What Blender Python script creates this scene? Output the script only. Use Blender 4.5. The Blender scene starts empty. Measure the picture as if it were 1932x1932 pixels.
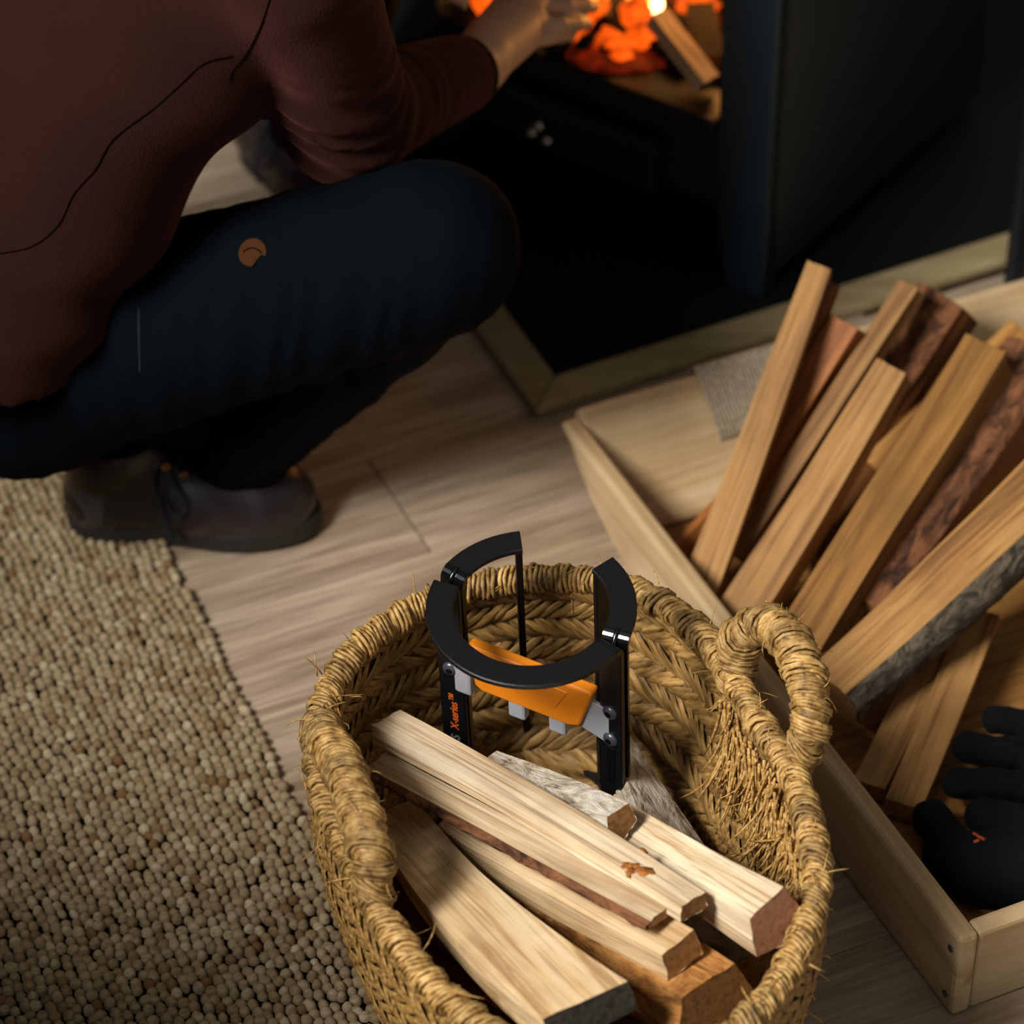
import bpy, bmesh, math, random
import numpy as np
from mathutils import Vector, Matrix
from mathutils.bvhtree import BVHTree

random.seed(7)
rng = np.random.default_rng(7)
scene = bpy.context.scene
COL = scene.collection
R = math.radians

# ------------------------------------------------------------------ camera
cam_data = bpy.data.cameras.new('camera')
cam = bpy.data.objects.new('camera', cam_data)
COL.objects.link(cam)
cam.location = (0, 0, 2.18)
cam.rotation_euler = (R(50), 0, 0)              # looking down 40 degrees
cam_data.sensor_width = 36
cam_data.lens = 36 * 6400 / 1932
cam_data.clip_start = 0.05
cam_data.dof.use_dof = True
cam_data.dof.focus_distance = 2.80
cam_data.dof.aperture_fstop = 4.2
scene.camera = cam

# ------------------------------------------------------------------ light
scene.view_settings.view_transform = 'Standard'
scene.view_settings.look = 'None'
scene.view_settings.gamma = 1
scene.view_settings.use_curve_mapping = False
scene.view_settings.exposure = 0.0

cy = scene.cycles
cy.max_bounces = 6; cy.diffuse_bounces = 3; cy.glossy_bounces = 2; cy.transmission_bounces = 2
cy.use_adaptive_sampling = True; cy.adaptive_threshold = .06

world = bpy.data.worlds.new('world')
scene.world = world
world.use_nodes = True
world.node_tree.nodes['Background'].inputs[0].default_value = (0.62, 0.75, 0.85, 1)
world.node_tree.nodes['Background'].inputs[1].default_value = 0.25

def area_light(name, loc, target, sx, sy, power, col):
    l = bpy.data.lights.new(name, 'AREA')
    l.shape = 'RECTANGLE'; l.size = sx; l.size_y = sy; l.energy = power; l.color = col
    o = bpy.data.objects.new(name, l); COL.objects.link(o)
    o.location = loc
    o.rotation_euler = (Vector(target) - Vector(loc)).to_track_quat('-Z', 'Y').to_euler()
    return o
# daylight falling in through the window in the left wall
area_light('window_daylight', (-2.15, 0.25, 3.05), (0.15, 2.2, 0.15), 1.2, 1.2, 320, (1.0, 0.965, 0.92))

# ------------------------------------------------------------------ helpers
def hexc(h, a=1.0):
    h = h.lstrip('#'); v = [int(h[i:i+2], 16) / 255 for i in (0, 2, 4)]
    return tuple(x / 12.92 if x <= .04045 else ((x + .055) / 1.055) ** 2.4 for x in v) + (a,)

def mesh_data(name, verts, faces, mat=None, smooth=False):
    me = bpy.data.meshes.new(name)
    if isinstance(verts, np.ndarray): verts = verts.tolist()
    if isinstance(faces, np.ndarray): faces = faces.tolist()
    me.from_pydata(verts, [], faces)
    me.validate()
    if mat: me.materials.append(mat)
    if smooth: me.polygons.foreach_set('use_smooth', [True] * len(me.polygons))
    me.update()
    return me

def link(name, data, parent=None):
    o = bpy.data.objects.new(name, data); COL.objects.link(o)
    if parent: o.parent = parent
    return o

def mobj(name, verts, faces, mat, parent=None, smooth=False):
    return link(name, mesh_data(name, verts, faces, mat, smooth), parent)

def tag(o, label=None, cat=None, group=None, kind=None):
    if label: o['label'] = label
    if cat: o['category'] = cat
    if group: o['group'] = group
    if kind: o['kind'] = kind
    return o

def empty(name, loc=(0, 0, 0), rz=0):
    o = bpy.data.objects.new(name, None); COL.objects.link(o)
    o.location = loc; o.rotation_euler = (0, 0, rz); o.empty_display_size = .05
    return o

class MB:
    def __init__(s): s.v = []; s.f = []
    def add(s, v, f):
        n = len(s.v); s.v.extend([tuple(map(float, p)) for p in v]); s.f.extend([tuple(int(i) + n for i in q) for q in f]); return s
    def build(s, name, mat, parent=None, smooth=False):
        return mobj(name, s.v, s.f, mat, parent, smooth)

def box_vf(x0, x1, y0, y1, z0, z1, b=0.0):
    bm = bmesh.new()
    bmesh.ops.create_cube(bm, size=1)
    for v in bm.verts:
        v.co = Vector(((x0 + x1) / 2 + v.co.x * (x1 - x0), (y0 + y1) / 2 + v.co.y * (y1 - y0), (z0 + z1) / 2 + v.co.z * (z1 - z0)))
    if b: bmesh.ops.bevel(bm, geom=list(bm.edges), offset=b, segments=2, profile=.5, affect='EDGES')
    bm.verts.index_update()
    r = ([tuple(v.co) for v in bm.verts], [[v.index for v in f.verts] for f in bm.faces]); bm.free()
    return r

def prism_vf(poly, x0, x1, axis='x', b=0.0):
    """extrude a 2-D polygon along an axis: axis x -> poly is (y,z); y -> (x,z); z -> (x,y)"""
    n = len(poly)
    def P(p, t):
        return {'x': (t, p[0], p[1]), 'y': (p[0], t, p[1]), 'z': (p[0], p[1], t)}[axis]
    bm = bmesh.new()
    a = [bm.verts.new(P(p, x0)) for p in poly]; c = [bm.verts.new(P(p, x1)) for p in poly]
    bm.faces.new(a[::-1]); bm.faces.new(c)
    for i in range(n): bm.faces.new((a[i], a[(i+1) % n], c[(i+1) % n], c[i]))
    bmesh.ops.recalc_face_normals(bm, faces=bm.faces)
    if b: bmesh.ops.bevel(bm, geom=list(bm.edges), offset=b, segments=2, profile=.5, affect='EDGES')
    bm.verts.index_update()
    r = ([tuple(v.co) for v in bm.verts], [[v.index for v in f.verts] for f in bm.faces]); bm.free()
    return r

def frames(pts, closed=False):
    P = [Vector(p) for p in pts]; n = len(P); T = []
    for i in range(n):
        a = P[(i-1) % n] if closed or i > 0 else P[i]; b = P[(i+1) % n] if closed or i < n-1 else P[i]
        t = (b - a); T.append(t.normalized() if t.length > 1e-9 else Vector((0, 0, 1)))
    up = Vector((0, 0, 1)) if abs(T[0].z) < .9 else Vector((1, 0, 0))
    N = [(up - T[0] * up.dot(T[0])).normalized()]
    for i in range(1, n):
        q = T[i-1].rotation_difference(T[i]); v = q @ N[-1]; v = v - T[i] * v.dot(T[i]); N.append(v.normalized())
    return P, T, N

def tube_vf(pts, rad, seg=8, closed=False, cap=True):
    P, T, N = frames(pts, closed); n = len(P)
    rad = [rad] * n if isinstance(rad, (int, float)) else rad
    v = []; f = []
    for i in range(n):
        Bn = T[i].cross(N[i])
        for k in range(seg):
            a = 2 * math.pi * k / seg
            v.append(tuple(P[i] + (N[i] * math.cos(a) + Bn * math.sin(a)) * rad[i]))
    for i in range(n if closed else n - 1):
        j = (i + 1) % n
        for k in range(seg):
            k2 = (k + 1) % seg
            f.append((i*seg+k, i*seg+k2, j*seg+k2, j*seg+k))
    if cap and not closed:
        f.append(tuple(range(seg))[::-1]); f.append(tuple(range((n-1)*seg, n*seg)))
    return v, f

def lathe_vf(prof, seg=24, cap=True):
    v = []; f = []
    for (r, z) in prof:
        for k in range(seg):
            a = 2 * math.pi * k / seg; v.append((r * math.cos(a), r * math.sin(a), z))
    for i in range(len(prof) - 1):
        for k in range(seg):
            k2 = (k + 1) % seg; f.append((i*seg+k, i*seg+k2, (i+1)*seg+k2, (i+1)*seg+k))
    if cap:
        f.append(tuple(range(seg))[::-1]); n = len(prof); f.append(tuple(range((n-1)*seg, n*seg)))
    return v, f

def catmull(pts, m=8, closed=False):
    P = np.array(pts, float); n = len(P); out = []
    for i in range(n if closed else n - 1):
        if closed: p0, p1, p2, p3 = P[(i-1) % n], P[i], P[(i+1) % n], P[(i+2) % n]
        else: p0, p1, p2, p3 = P[max(i-1, 0)], P[i], P[i+1], P[min(i+2, n-1)]
        for k in range(m):
            t = k / m
            out.append(.5 * ((2*p1) + (-p0+p2)*t + (2*p0-5*p1+4*p2-p3)*t*t + (-p0+3*p1-3*p2+p3)*t**3))
    if not closed: out.append(P[-1])
    return np.array(out)

# signed-distance modelling for soft shapes -------------------------------------------------
def sdf_mesh(fn, lo, hi, h):
    lo = np.array(lo, np.float32); hi = np.array(hi, np.float32)
    n = np.ceil((hi - lo) / h).astype(int) + 1
    ax = [lo[i] + h * np.arange(n[i], dtype=np.float32) for i in range(3)]
    X, Y, Z = np.meshgrid(*ax, indexing='ij')
    V = fn(X, Y, Z)
    nx, ny, nz = V.shape
    ins = V < 0
    acc = np.zeros((nx-1, ny-1, nz-1, 3), np.float32); cnt = np.zeros((nx-1, ny-1, nz-1), np.float32)
    corners = [(i, j, k) for i in (0, 1) for j in (0, 1) for k in (0, 1)]
    sl = lambda c: (slice(c[0], nx-1+c[0]), slice(c[1], ny-1+c[1]), slice(c[2], nz-1+c[2]))
    for a in corners:
        for axis in range(3):
            if a[axis]: continue
            b = list(a); b[axis] = 1; b = tuple(b)
            va, vb = V[sl(a)], V[sl(b)]
            m = (va < 0) != (vb < 0)
            t = np.where(m, va / np.where(m, va - vb, 1), 0)
            for q in range(3):
                acc[..., q] += np.where(m, a[q] + (t if q == axis else 0), 0)
            cnt += m
    act = cnt > 0
    idx = -np.ones(act.shape, np.int64); idx[act] = np.arange(act.sum())
    ijk = np.argwhere(act).astype(np.float32)
    verts = lo + h * (ijk + acc[act] / cnt[act][:, None])
    faces = []
    for axis in range(3):
        o1, o2 = (axis + 1) % 3, (axis + 2) % 3
        s0 = [slice(None)] * 3; s1 = [slice(None)] * 3
        s0[axis] = slice(0, -1); s1[axis] = slice(1, None)
        A, B = ins[tuple(s0)], ins[tuple(s1)]
        e = np.argwhere(A != B)
        ok = (e[:, o1] > 0) & (e[:, o2] > 0) & (e[:, o1] < act.shape[o1]) & (e[:, o2] < act.shape[o2])
        e = e[ok]
        def cell(d1, d2):
            c = e.copy(); c[:, o1] -= d1; c[:, o2] -= d2; return idx[c[:, 0], c[:, 1], c[:, 2]]
        q = np.stack([cell(1, 1), cell(0, 1), cell(0, 0), cell(1, 0)], 1)
        flip = ~A[tuple(e.T)] if len(e) else np.zeros(0, bool)
        q[flip] = q[flip][:, ::-1]
        q = q[(q >= 0).all(1)]
        faces.append(q)
    return verts, np.concatenate(faces)

def cone(X, Y, Z, a, b, ra, rb, sy=1.0):
    """distance to a tapered capsule"""
    a = np.array(a, np.float32); b = np.array(b, np.float32); d = b - a; L = float(d @ d) + 1e-12
    px, py, pz = X - a[0], Y - a[1], Z - a[2]
    t = np.clip((px*d[0] + py*d[1] + pz*d[2]) / L, 0, 1)
    q = np.sqrt((px - t*d[0])**2 + ((py - t*d[1]) / sy)**2 + (pz - t*d[2])**2)
    return q - (ra + (rb - ra) * t), t

def ell(X, Y, Z, c, r):
    k = np.sqrt(((X-c[0])/r[0])**2 + ((Y-c[1])/r[1])**2 + ((Z-c[2])/r[2])**2)
    return (k - 1) * min(r)

def smin(a, b, k):
    h = np.clip(.5 + .5 * (b - a) / k, 0, 1)
    return b * (1 - h) + a * h - k * h * (1 - h)

# ------------------------------------------------------------------ materials
MATS = {}
class NT:
    def __init__(s, name, rough=.6, metal=0.0, spec=.5):
        s.m = bpy.data.materials.new(name); s.m.use_nodes = True; s.t = s.m.node_tree
        s.b = s.t.nodes['Principled BSDF']
        s.b.inputs['Roughness'].default_value = rough; s.b.inputs['Metallic'].default_value = metal
        s.b.inputs['Specular IOR Level'].default_value = spec
        MATS[name] = s.m
    def n(s, typ, **kw):
        q = s.t.nodes.new(typ)
        for k, v in kw.items():
            if k in q.inputs: q.inputs[k].default_value = v
            else: setattr(q, k, v)
        return q
    def l(s, a, b): s.t.links.new(a, b)
    def coords(s, scale=(1, 1, 1), kind='Object'):
        c = s.n('ShaderNodeTexCoord'); m = s.n('ShaderNodeMapping'); m.inputs['Scale'].default_value = scale
        s.l(c.outputs[kind], m.inputs['Vector']); return m.outputs[0], m
    def shift(s, m):
        """per-object random offset of the texture"""
        oi = s.n('ShaderNodeObjectInfo'); mu = s.n('ShaderNodeMath', operation='MULTIPLY'); mu.inputs[1].default_value = 37.0
        s.l(oi.outputs['Random'], mu.inputs[0]); cx = s.n('ShaderNodeCombineXYZ')
        for i in range(3): s.l(mu.outputs[0], cx.inputs[i])
        s.l(cx.outputs[0], m.inputs['Location'])
        return oi.outputs['Random']
    def noise(s, vec, scale, detail=4, rough=.55, dist=0.0):
        q = s.n('ShaderNodeTexNoise'); q.inputs['Scale'].default_value = scale; q.inputs['Detail'].default_value = detail
        q.inputs['Roughness'].default_value = rough; q.inputs['Distortion'].default_value = dist
        s.l(vec, q.inputs['Vector']); return q.outputs['Fac']
    def ramp(s, fac, stops):
        q = s.n('ShaderNodeValToRGB'); e = q.color_ramp.elements
        while len(e) < len(stops): e.new(.5)
        for el, (p, c) in zip(e, stops): el.position = p; el.color = hexc(c) if isinstance(c, str) else (c, c, c, 1)
        s.l(fac, q.inputs[0]); return q.outputs[0]
    def mix(s, fac, a, b, mode='MIX'):
        q = s.n('ShaderNodeMix', data_type='RGBA', blend_type=mode)
        for sock, val in ((q.inputs[0], fac), (q.inputs[6], a), (q.inputs[7], b)):
            if isinstance(val, (int, float)): sock.default_value = val
            elif isinstance(val, str): sock.default_value = hexc(val)
            else: s.l(val, sock)
        return q.outputs[2]
    def col(s, c):
        if isinstance(c, str): s.b.inputs['Base Color'].default_value = hexc(c)
        else: s.l(c, s.b.inputs['Base Color'])
    def bump(s, h, strength=.3, dist=.002):
        q = s.n('ShaderNodeBump'); q.inputs['Strength'].default_value = strength; q.inputs['Distance'].default_value = dist
        s.l(h, q.inputs['Height']); s.l(q.outputs[0], s.b.inputs['Normal'])

def plain(name, c, rough=.5, metal=0.0, spec=.5, grain=None, gs=.15):
    t = NT(name, rough, metal, spec)
    if grain:
        v, m = t.coords(); n1 = t.noise(v, grain, 3)
        t.col(t.mix(n1, c, c)); t.bump(n1, gs, .0006)
        mixn = t.mix(n1, c, '#000000'); q = t.mix(gs, c, mixn); t.col(q)
    else: t.col(c)
    return t.m

def wood(name, light, mid, dark, knots=None, rough=.62, xs=3.0, cs=70., hue=.5, lines=.5):
    """split or sawn timber, grain along the object's local X"""
    t = NT(name, rough, 0, .3)
    v, m = t.coords((1, 1, 1)); rnd = t.shift(m)
    a, ma = t.coords((xs, cs, cs)); t.l(m.inputs['Location'].links[0].from_socket, ma.inputs['Location'])
    b, mb = t.coords((xs * 2.2, cs * 5, cs * 5)); t.l(m.inputs['Location'].links[0].from_socket, mb.inputs['Location'])
    n1 = t.noise(a, 1.0, 5, .6, .6); n2 = t.noise(b, 1.0, 2, .5); n3 = t.noise(v, 9.0, 3)
    c1 = t.ramp(n1, [(.34, dark), (.46, mid), (.58, light), (.8, light)])
    c2 = t.mix(n2, mid, light)
    c = t.mix(.30, c1, c2)
    c = t.mix(t.ramp(n3, [(.42, 0.0), (.75, .55)]), c, dark)
    fine = t.ramp(n2, [(.33, lines), (.46, 0.0)])
    c = t.mix(fine, c, dark)
    hs = t.n('ShaderNodeHueSaturation'); t.l(c, hs.inputs['Color'])
    mr = t.n('ShaderNodeMapRange'); mr.inputs[3].default_value = .82; mr.inputs[4].default_value = 1.12; t.l(rnd, mr.inputs[0]); t.l(mr.outputs[0], hs.inputs['Value'])
    t.col(hs.outputs[0]); t.bump(t.mix(.5, n1, n2), .45, .002)
    return t.m

def bark(name, a, b, c, scale=60, rough=.9):
    t = NT(name, rough, 0, .2); v, m = t.coords((.45, 1, 1)); t.shift(m)
    n1 = t.noise(v, scale, 5, .65, 1.0); n2 = t.noise(v, scale * 3, 3)
    cc = t.ramp(n1, [(.36, c), (.46, b), (.58, a), (.75, a)])
    t.col(t.mix(.3, cc, t.ramp(n2, [(.3, c), (.7, a)]))); t.bump(n1, 1.0, .006)
    return t.m

wood('split_pale', '#dcc39b', '#c9a878', '#8a6238')
wood('split_cream', '#e2d0b2', '#d2b78f', '#8f6c48', lines=.6)
wood('split_tan', '#b0854f', '#9b6f3f', '#5e3b1c', lines=.55)
wood('split_gold', '#a97a3f', '#966832', '#5e3a18', lines=.5)
wood('split_orange', '#b06d31', '#9a5a26', '#6a3a18')
wood('split_brown', '#8a5528', '#74431e', '#43240f', cs=110)
wood('pine_board', '#cdb590', '#c1a57a', '#98764c', xs=1.6, cs=34., lines=.18, rough=.5)
wood('pine_end', '#bf9a70', '#b08b62', '#8e6a45', xs=30, cs=90)
wood('trim_wood', '#a89772', '#9c8b67', '#87754f', xs=2, cs=40, lines=.1)
wood('end_rose', '#b98768', '#a87456', '#85553b', xs=60, cs=160, lines=.25)
wood('end_tan', '#a77847', '#8f6336', '#5f3d1d', xs=60, cs=160, lines=.4)
wood('end_dark', '#4c473f', '#39342d', '#201c18', xs=60, cs=160, lines=.4)
bark('bark_brown', '#8a5a3a', '#5a3a26', '#1d1512')
bark('bark_grey', '#776a58', '#4a4136', '#1a1713', 75)
bark('bark_white', '#d8cfbf', '#a8977c', '#2e2418', 60)
bark('bark_flake', '#c08a4c', '#9c6631', '#5a3415', 45)

def floor_mat():
    t = NT('laminate', .42, 0, .4); v, m = t.coords(); rnd = t.shift(m)
    a, ma = t.coords((2.6, 26, 26)); t.l(m.inputs['Location'].links[0].from_socket, ma.inputs['Location'])
    b, mb = t.coords((9, 190, 190)); t.l(m.inputs['Location'].links[0].from_socket, mb.inputs['Location'])
    n1 = t.noise(a, 1, 5, .6, 1.2); n2 = t.noise(b, 1, 3)
    c = t.ramp(n1, [(.32, '#8f7961'), (.5, '#b5a088'), (.68, '#c9b59c')])
    c = t.mix(t.ramp(n2, [(.35, .5), (.6, 0.0)]), c, '#6f5c47')
    hs = t.n('ShaderNodeHueSaturation'); t.l(c, hs.inputs['Color'])
    mr = t.n('ShaderNodeMapRange'); mr.inputs[3].default_value = .86; mr.inputs[4].default_value = 1.1; t.l(rnd, mr.inputs[0]); t.l(mr.outputs[0], hs.inputs['Value'])
    t.col(hs.outputs[0]); t.bump(n2, .15, .0006)
floor_mat()

def straw(name, a, b, c, sc=(40, 260, 260), rough=.55):
    t = NT(name, rough, 0, .35); v, m = t.coords(sc); rnd = t.shift(m)
    n1 = t.noise(v, 1, 3); c1 = t.ramp(n1, [(.3, c), (.5, b), (.7, a)])
    hs = t.n('ShaderNodeHueSaturation'); t.l(c1, hs.inputs['Color'])
    mr = t.n('ShaderNodeMapRange'); mr.inputs[3].default_value = .65; mr.inputs[4].default_value = 1.2; t.l(rnd, mr.inputs[0]); t.l(mr.outputs[0], hs.inputs['Value'])
    t.col(hs.outputs[0]); t.bump(n1, .5, .001)
straw('straw', '#c7a36a', '#a98246', '#6f4f24')
straw('straw_weave', '#b38f57', '#94703b', '#563b19')
straw('straw_rope', '#c8a66b', '#a8834a', '#644520', (120, 120, 120))
straw('twine', '#c9b89c', '#ab987e', '#7e6c55', (300, 40, 300))

def jute():
    t = NT('jute', .85, 0, .2)
    at = t.n('ShaderNodeAttribute'); at.attribute_name = 'tint'
    v, m = t.coords((300, 120, 300)); n1 = t.noise(v, 1, 3)
    c = t.ramp(at.outputs['Fac'], [(0.0, '#755637'), (.25, '#8b7657'), (.7, '#9f8d6f'), (1.0, '#b7a688')])
    c = t.mix(t.ramp(n1, [(.3, .55), (.55, 0.0)]), c, '#5f4827')
    t.col(c); t.bump(n1, .6, .001)
jute()

def cloth(name, a, b, sc, bs=.5, rough=.9, sheen=0.0, tint=None):
    t = NT(name, rough, 0, .04); v, m = t.coords(); n1 = t.noise(v, sc, 2); n2 = t.noise(v, 12, 3)
    t.col(t.mix(n2, a, b)); t.bump(n1, bs, .0012)
    t.b.inputs['Sheen Weight'].default_value = sheen; t.b.inputs['Sheen Roughness'].default_value = .5
    if tint: t.b.inputs['Sheen Tint'].default_value = hexc(tint)
    return t.m
cloth('knit', '#2c1712', '#23120e', 420, .6, .95, .16, '#d0807a')
cloth('trouser_cloth', '#060c11', '#04080b', 500, .25, .9, .0, '#37506a')
cloth('glove_cloth', '#15171a', '#0e1012', 700, .3, .9, .08, '#506070')
plain('seam_dark', '#0d0706', .95, 0, .02)
plain('leather', '#241d1f', .38, 0, .5, 120, .2)
plain('leather_heel', '#3a3c3c', .25, 0, .6)
plain('rubber', '#1c1b16', .7)
plain('lace', '#1e222b', .8, 0, .2)
plain('eyelet', '#c98a1e', .4, .5)
plain('patch_leather', '#442813', .8, 0, .05, 60, .3)
plain('cuff_black', '#0c0d10', .85, 0, .05)
plain('black_powder', '#0d0d0f', .42, 0, .45, 900, .25)
plain('black_gloss', '#08080b', .16, 0, .6)
plain('bolt_steel', '#5c5c66', .32, .6)
plain('bolt_dark', '#0a0a0c', .5, .5)
plain('sheath_orange', '#e8861a', .38, 0, .5)
plain('blade_steel', '#c3c6cc', .38, .35)
plain('print_orange', '#d9601c', .6)
plain('print_grey', '#8c8f94', .6)
plain('glove_print', '#a8401c', .7)
plain('stove_paint', '#202c33', .36, 0, .45, 300, .15)
plain('stove_inside', '#070504', .95, 0, .1)
plain('cast_iron', '#11171a', .5, .3, .5, 200, .2)
plain('chrome', '#d8d2cc', .12, 1.0)
plain('hearth_slab', '#0a0b0c', .6, 0, .3, 80, .3)
plain('char', '#120d0a', .95)
plain('skin', '#d6a583', .5, 0, .4, 60, .12)
plain('hair', '#2b1b12', .6)
plain('eye_white', '#d8d4cc', .3)
plain('wall_paint', '#77736b', .9)
plain('ceiling_paint', '#b9b6ae', .9)
plain('frame_paint', '#d9d6d0', .5)
plain('stove_glass', '#050505', .1)

def emit(name, a, b, strength, sc=40):
    t = NT(name, .9); v, m = t.coords(); n1 = t.noise(v, sc, 3)
    c = t.ramp(n1, [(.32, b), (.6, a)])
    t.col('#100804'); t.l(c, t.b.inputs['Emission Color']); t.b.inputs['Emission Strength'].default_value = strength
emit('ember', '#ff5a0c', '#5a0a02', 1.5)
emit('ember_bed', '#a02604', '#080200', .5, 55)
emit('flame', '#ffb030', '#ff5a10', 4.0, 20)
emit('flame_hot', '#ffe6a0', '#ffc040', 7.0, 20)
M = MATS

# ================================================================== THE SETTING
U25 = R(25)
# floor: a sub-floor with laminate boards laid on it
floor = mobj('floor', *box_vf(-1.85, 2.5, -1.2, 4.7, -.06, -.012), M['laminate'])
tag(floor, 'pale brown wood laminate floor boards', kind='structure')
pl = {}
def plank_mesh(L, W):
    k = round(L, 3)
    if k not in pl: pl[k] = mesh_data('plank', *box_vf(0, L, 0, W, -.012, 0, .0009), M['laminate'])
    return pl[k]
PW = .159
for row in range(-9, 11):
    off = {0: 0.0, 1: -.62, -1: -.45, 2: -.25, -2: -.8, 3: -.9}.get(row, -random.random() * 1.2)
    for c in (-1, 0):
        o = link('plank', plank_mesh(1.198, PW - .0006), floor)
        x, y = off + c * 1.2, row * PW
        o.location = (-.0784 + x * math.cos(U25) - y * math.sin(U25), 2.5378 + x * math.sin(U25) + y * math.cos(U25), 0)
        o.rotation_euler = (0, 0, U25)

# walls, ceiling and the window that lights the room
wl = MB()
for a in ((-1.2, -.15, 0, 4.1), (1.25, 4.7, 0, 4.1), (-.15, 1.25, 0, 1.95), (-.15, 1.25, 3.6, 4.1)):
    wl.add(*box_vf(-1.85, -1.75, a[0], a[1], a[2], a[3]))
tag(wl.build('wall_left', M['wall_paint']), 'plain painted left wall with window opening', kind='structure')
tag(mobj('wall_back', *box_vf(-1.85, 2.5, 4.6, 4.7, 0, 4.1), M['wall_paint']), 'plain painted back wall', kind='structure')
tag(mobj('wall_right', *box_vf(2.4, 2.5, -1.2, 4.6, 0, 4.1), M['wall_paint']), 'plain painted right wall', kind='structure')
tag(mobj('ceiling', *box_vf(-1.85, 2.5, -1.2, 4.7, 4.1, 4.15), M['ceiling_paint']), 'plain ceiling', kind='structure')
wf = MB()
for a in ((-.15, -.09, 1.95, 3.6), (1.19, 1.25, 1.95, 3.6), (-.09, 1.19, 1.95, 2.01), (-.09, 1.19, 3.54, 3.6)):
    wf.add(*box_vf(-1.83, -1.73, a[0], a[1], a[2], a[3], .004))
tag(wf.build('window_1', M['frame_paint']), 'white window frame in the left wall', kind='structure')

# hearth: black slab with a wooden edge trim
HC = np.array((0.0241, 2.7463, 0)[:2]); HL = np.array((math.cos(R(113.8)), math.sin(R(113.8)))); HR = np.array((math.cos(R(27.2)), math.sin(R(27.2))))
def hp(a, b): return tuple(HC + HR * a + HL * b)
tw = .043
slab = mobj('hearth_slab', *prism_vf([hp(tw, tw), hp(1.4, tw), hp(1.4, 1.3), hp(tw, 1.3)], .0005, .009, 'z'), M['hearth_slab'])
tag(slab, 'black stone hearth slab under the stove', kind='structure')
t1 = mobj('trim_1', *prism_vf([hp(0, 0), hp(1.4, 0), hp(1.4, tw), hp(tw, tw)], 0, .014, 'z', .004), M['trim_wood'])
tag(t1, 'pale wooden trim along the front of the hearth', kind='structure')
t2 = mobj('trim_2', *prism_vf([hp(0, 0), hp(tw, tw), hp(tw, 1.3), hp(0, 1.3)], 0, .014, 'z', .004), M['trim_wood'])
tag(t2, 'pale wooden trim along the left side of the hearth', kind='structure')

# ================================================================== RUG
RA = R(112.2); rv = np.array((math.cos(RA), math.sin(RA))); ru = np.array((-rv[1], rv[0]))  # ru points left-away
ru = np.array((math.cos(RA + math.pi/2), math.sin(RA + math.pi/2)))
RO = np.array((-0.0903, 1.9231, 0)[:2])
rug = empty('jute_rug', (RO[0], RO[1], 0), RA)
tag(rug, 'natural jute rug with chunky woven loops beside the straw basket', 'rug')
# local x runs along the long edge (away), local y to the left
mobj('backing', *box_vf(-.45, 1.05, .002, .75, .0005, .005, .001), M['seam_dark'], rug)
def knots():
    sx, sy = .0112, .0093
    base_v = []; base_f = []
    nseg, nr = 8, 3
    base_v.append((0, 0, 1))
    for i in range(1, nr + 1):
        a = math.pi * .56 * i / nr
        for k in range(nseg):
            b = 2 * math.pi * k / nseg; base_v.append((math.sin(a) * math.cos(b), math.sin(a) * math.sin(b), math.cos(a)))
    for k in range(nseg): base_f.append((0, 1 + k, 1 + (k + 1) % nseg, 1 + (k + 1) % nseg))
    for i in range(nr - 1):
        for k in range(nseg): base_f.append((1+i*nseg+k, 1+(i+1)*nseg+k, 1+(i+1)*nseg+(k+1) % nseg, 1+i*nseg+(k+1) % nseg))
    bv = np.array(base_v); tri = np.array([f[:3] for f in base_f[:nseg]]); quad = np.array(base_f[nseg:])
    xs = np.arange(-.44, 1.04, sx); ys = np.arange(.004, .74, sy)
    gx, gy = np.meshgrid(xs, ys, indexing='ij')
    gx = gx + .35 * sx * (np.arange(len(ys))[None, :] % 2) + rng.normal(0, .0011, gx.shape); gy = gy + rng.normal(0, .0009, gy.shape)
    gy = gy + .0018 * np.sin(gx * 40 + 2)
    wx = RO[0] + gx * rv[0] + gy * ru[0]; wy = RO[1] + gx * rv[1] + gy * ru[1]
    keep = np.ones(gx.shape, bool)
    gx, gy = gx[keep], gy[keep]; n = len(gx)
    s = np.stack([rng.normal(.0062, .0007, n), rng.normal(.0054, .0005, n), rng.normal(.0062, .0011, n)], 1)
    ang = rng.normal(.25, .3, n)
    P = bv[None] * s[:, None, :]
    ca, sa = np.cos(ang)[:, None], np.sin(ang)[:, None]
    X = P[..., 0] * ca - P[..., 1] * sa + gx[:, None]; Y = P[..., 0] * sa + P[..., 1] * ca + gy[:, None]
    Z = P[..., 2] + (.0068 + rng.normal(0, .0007, n))[:, None]
    V = np.stack([X, Y, Z], -1).reshape(-1, 3)
    o = (np.arange(n) * len(bv))[:, None, None]
    T = (tri[None] + o).reshape(-1, 3); Q = (quad[None] + o).reshape(-1, 4)
    me = bpy.data.meshes.new('woven_loops')
    me.vertices.add(len(V)); me.vertices.foreach_set('co', V.astype(np.float32).ravel())
    nl = T.size + Q.size; me.loops.add(nl); me.loops.foreach_set('vertex_index', np.concatenate([T.ravel(), Q.ravel()]).astype(np.int32))
    me.polygons.add(len(T) + len(Q))
    me.polygons.foreach_set('loop_start', np.concatenate([np.arange(len(T)) * 3, T.size + np.arange(len(Q)) * 4]).astype(np.int32))
    me.polygons.foreach_set('use_smooth', np.ones(len(T) + len(Q), bool))
    tint = np.clip(rng.normal(.55, .2, n) - .40 * (rng.random(n) < .05), 0, 1)
    at = me.attributes.new('tint', 'FLOAT', 'POINT'); at.data.foreach_set('value', np.repeat(tint, len(bv)).astype(np.float32))
    me.update(calc_edges=True); me.validate(); me.materials.append(M['jute'])
    return me
tag(link('woven_loops', knots(), rug), 'chunky beige and brown jute loops', kind='stuff')

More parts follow.
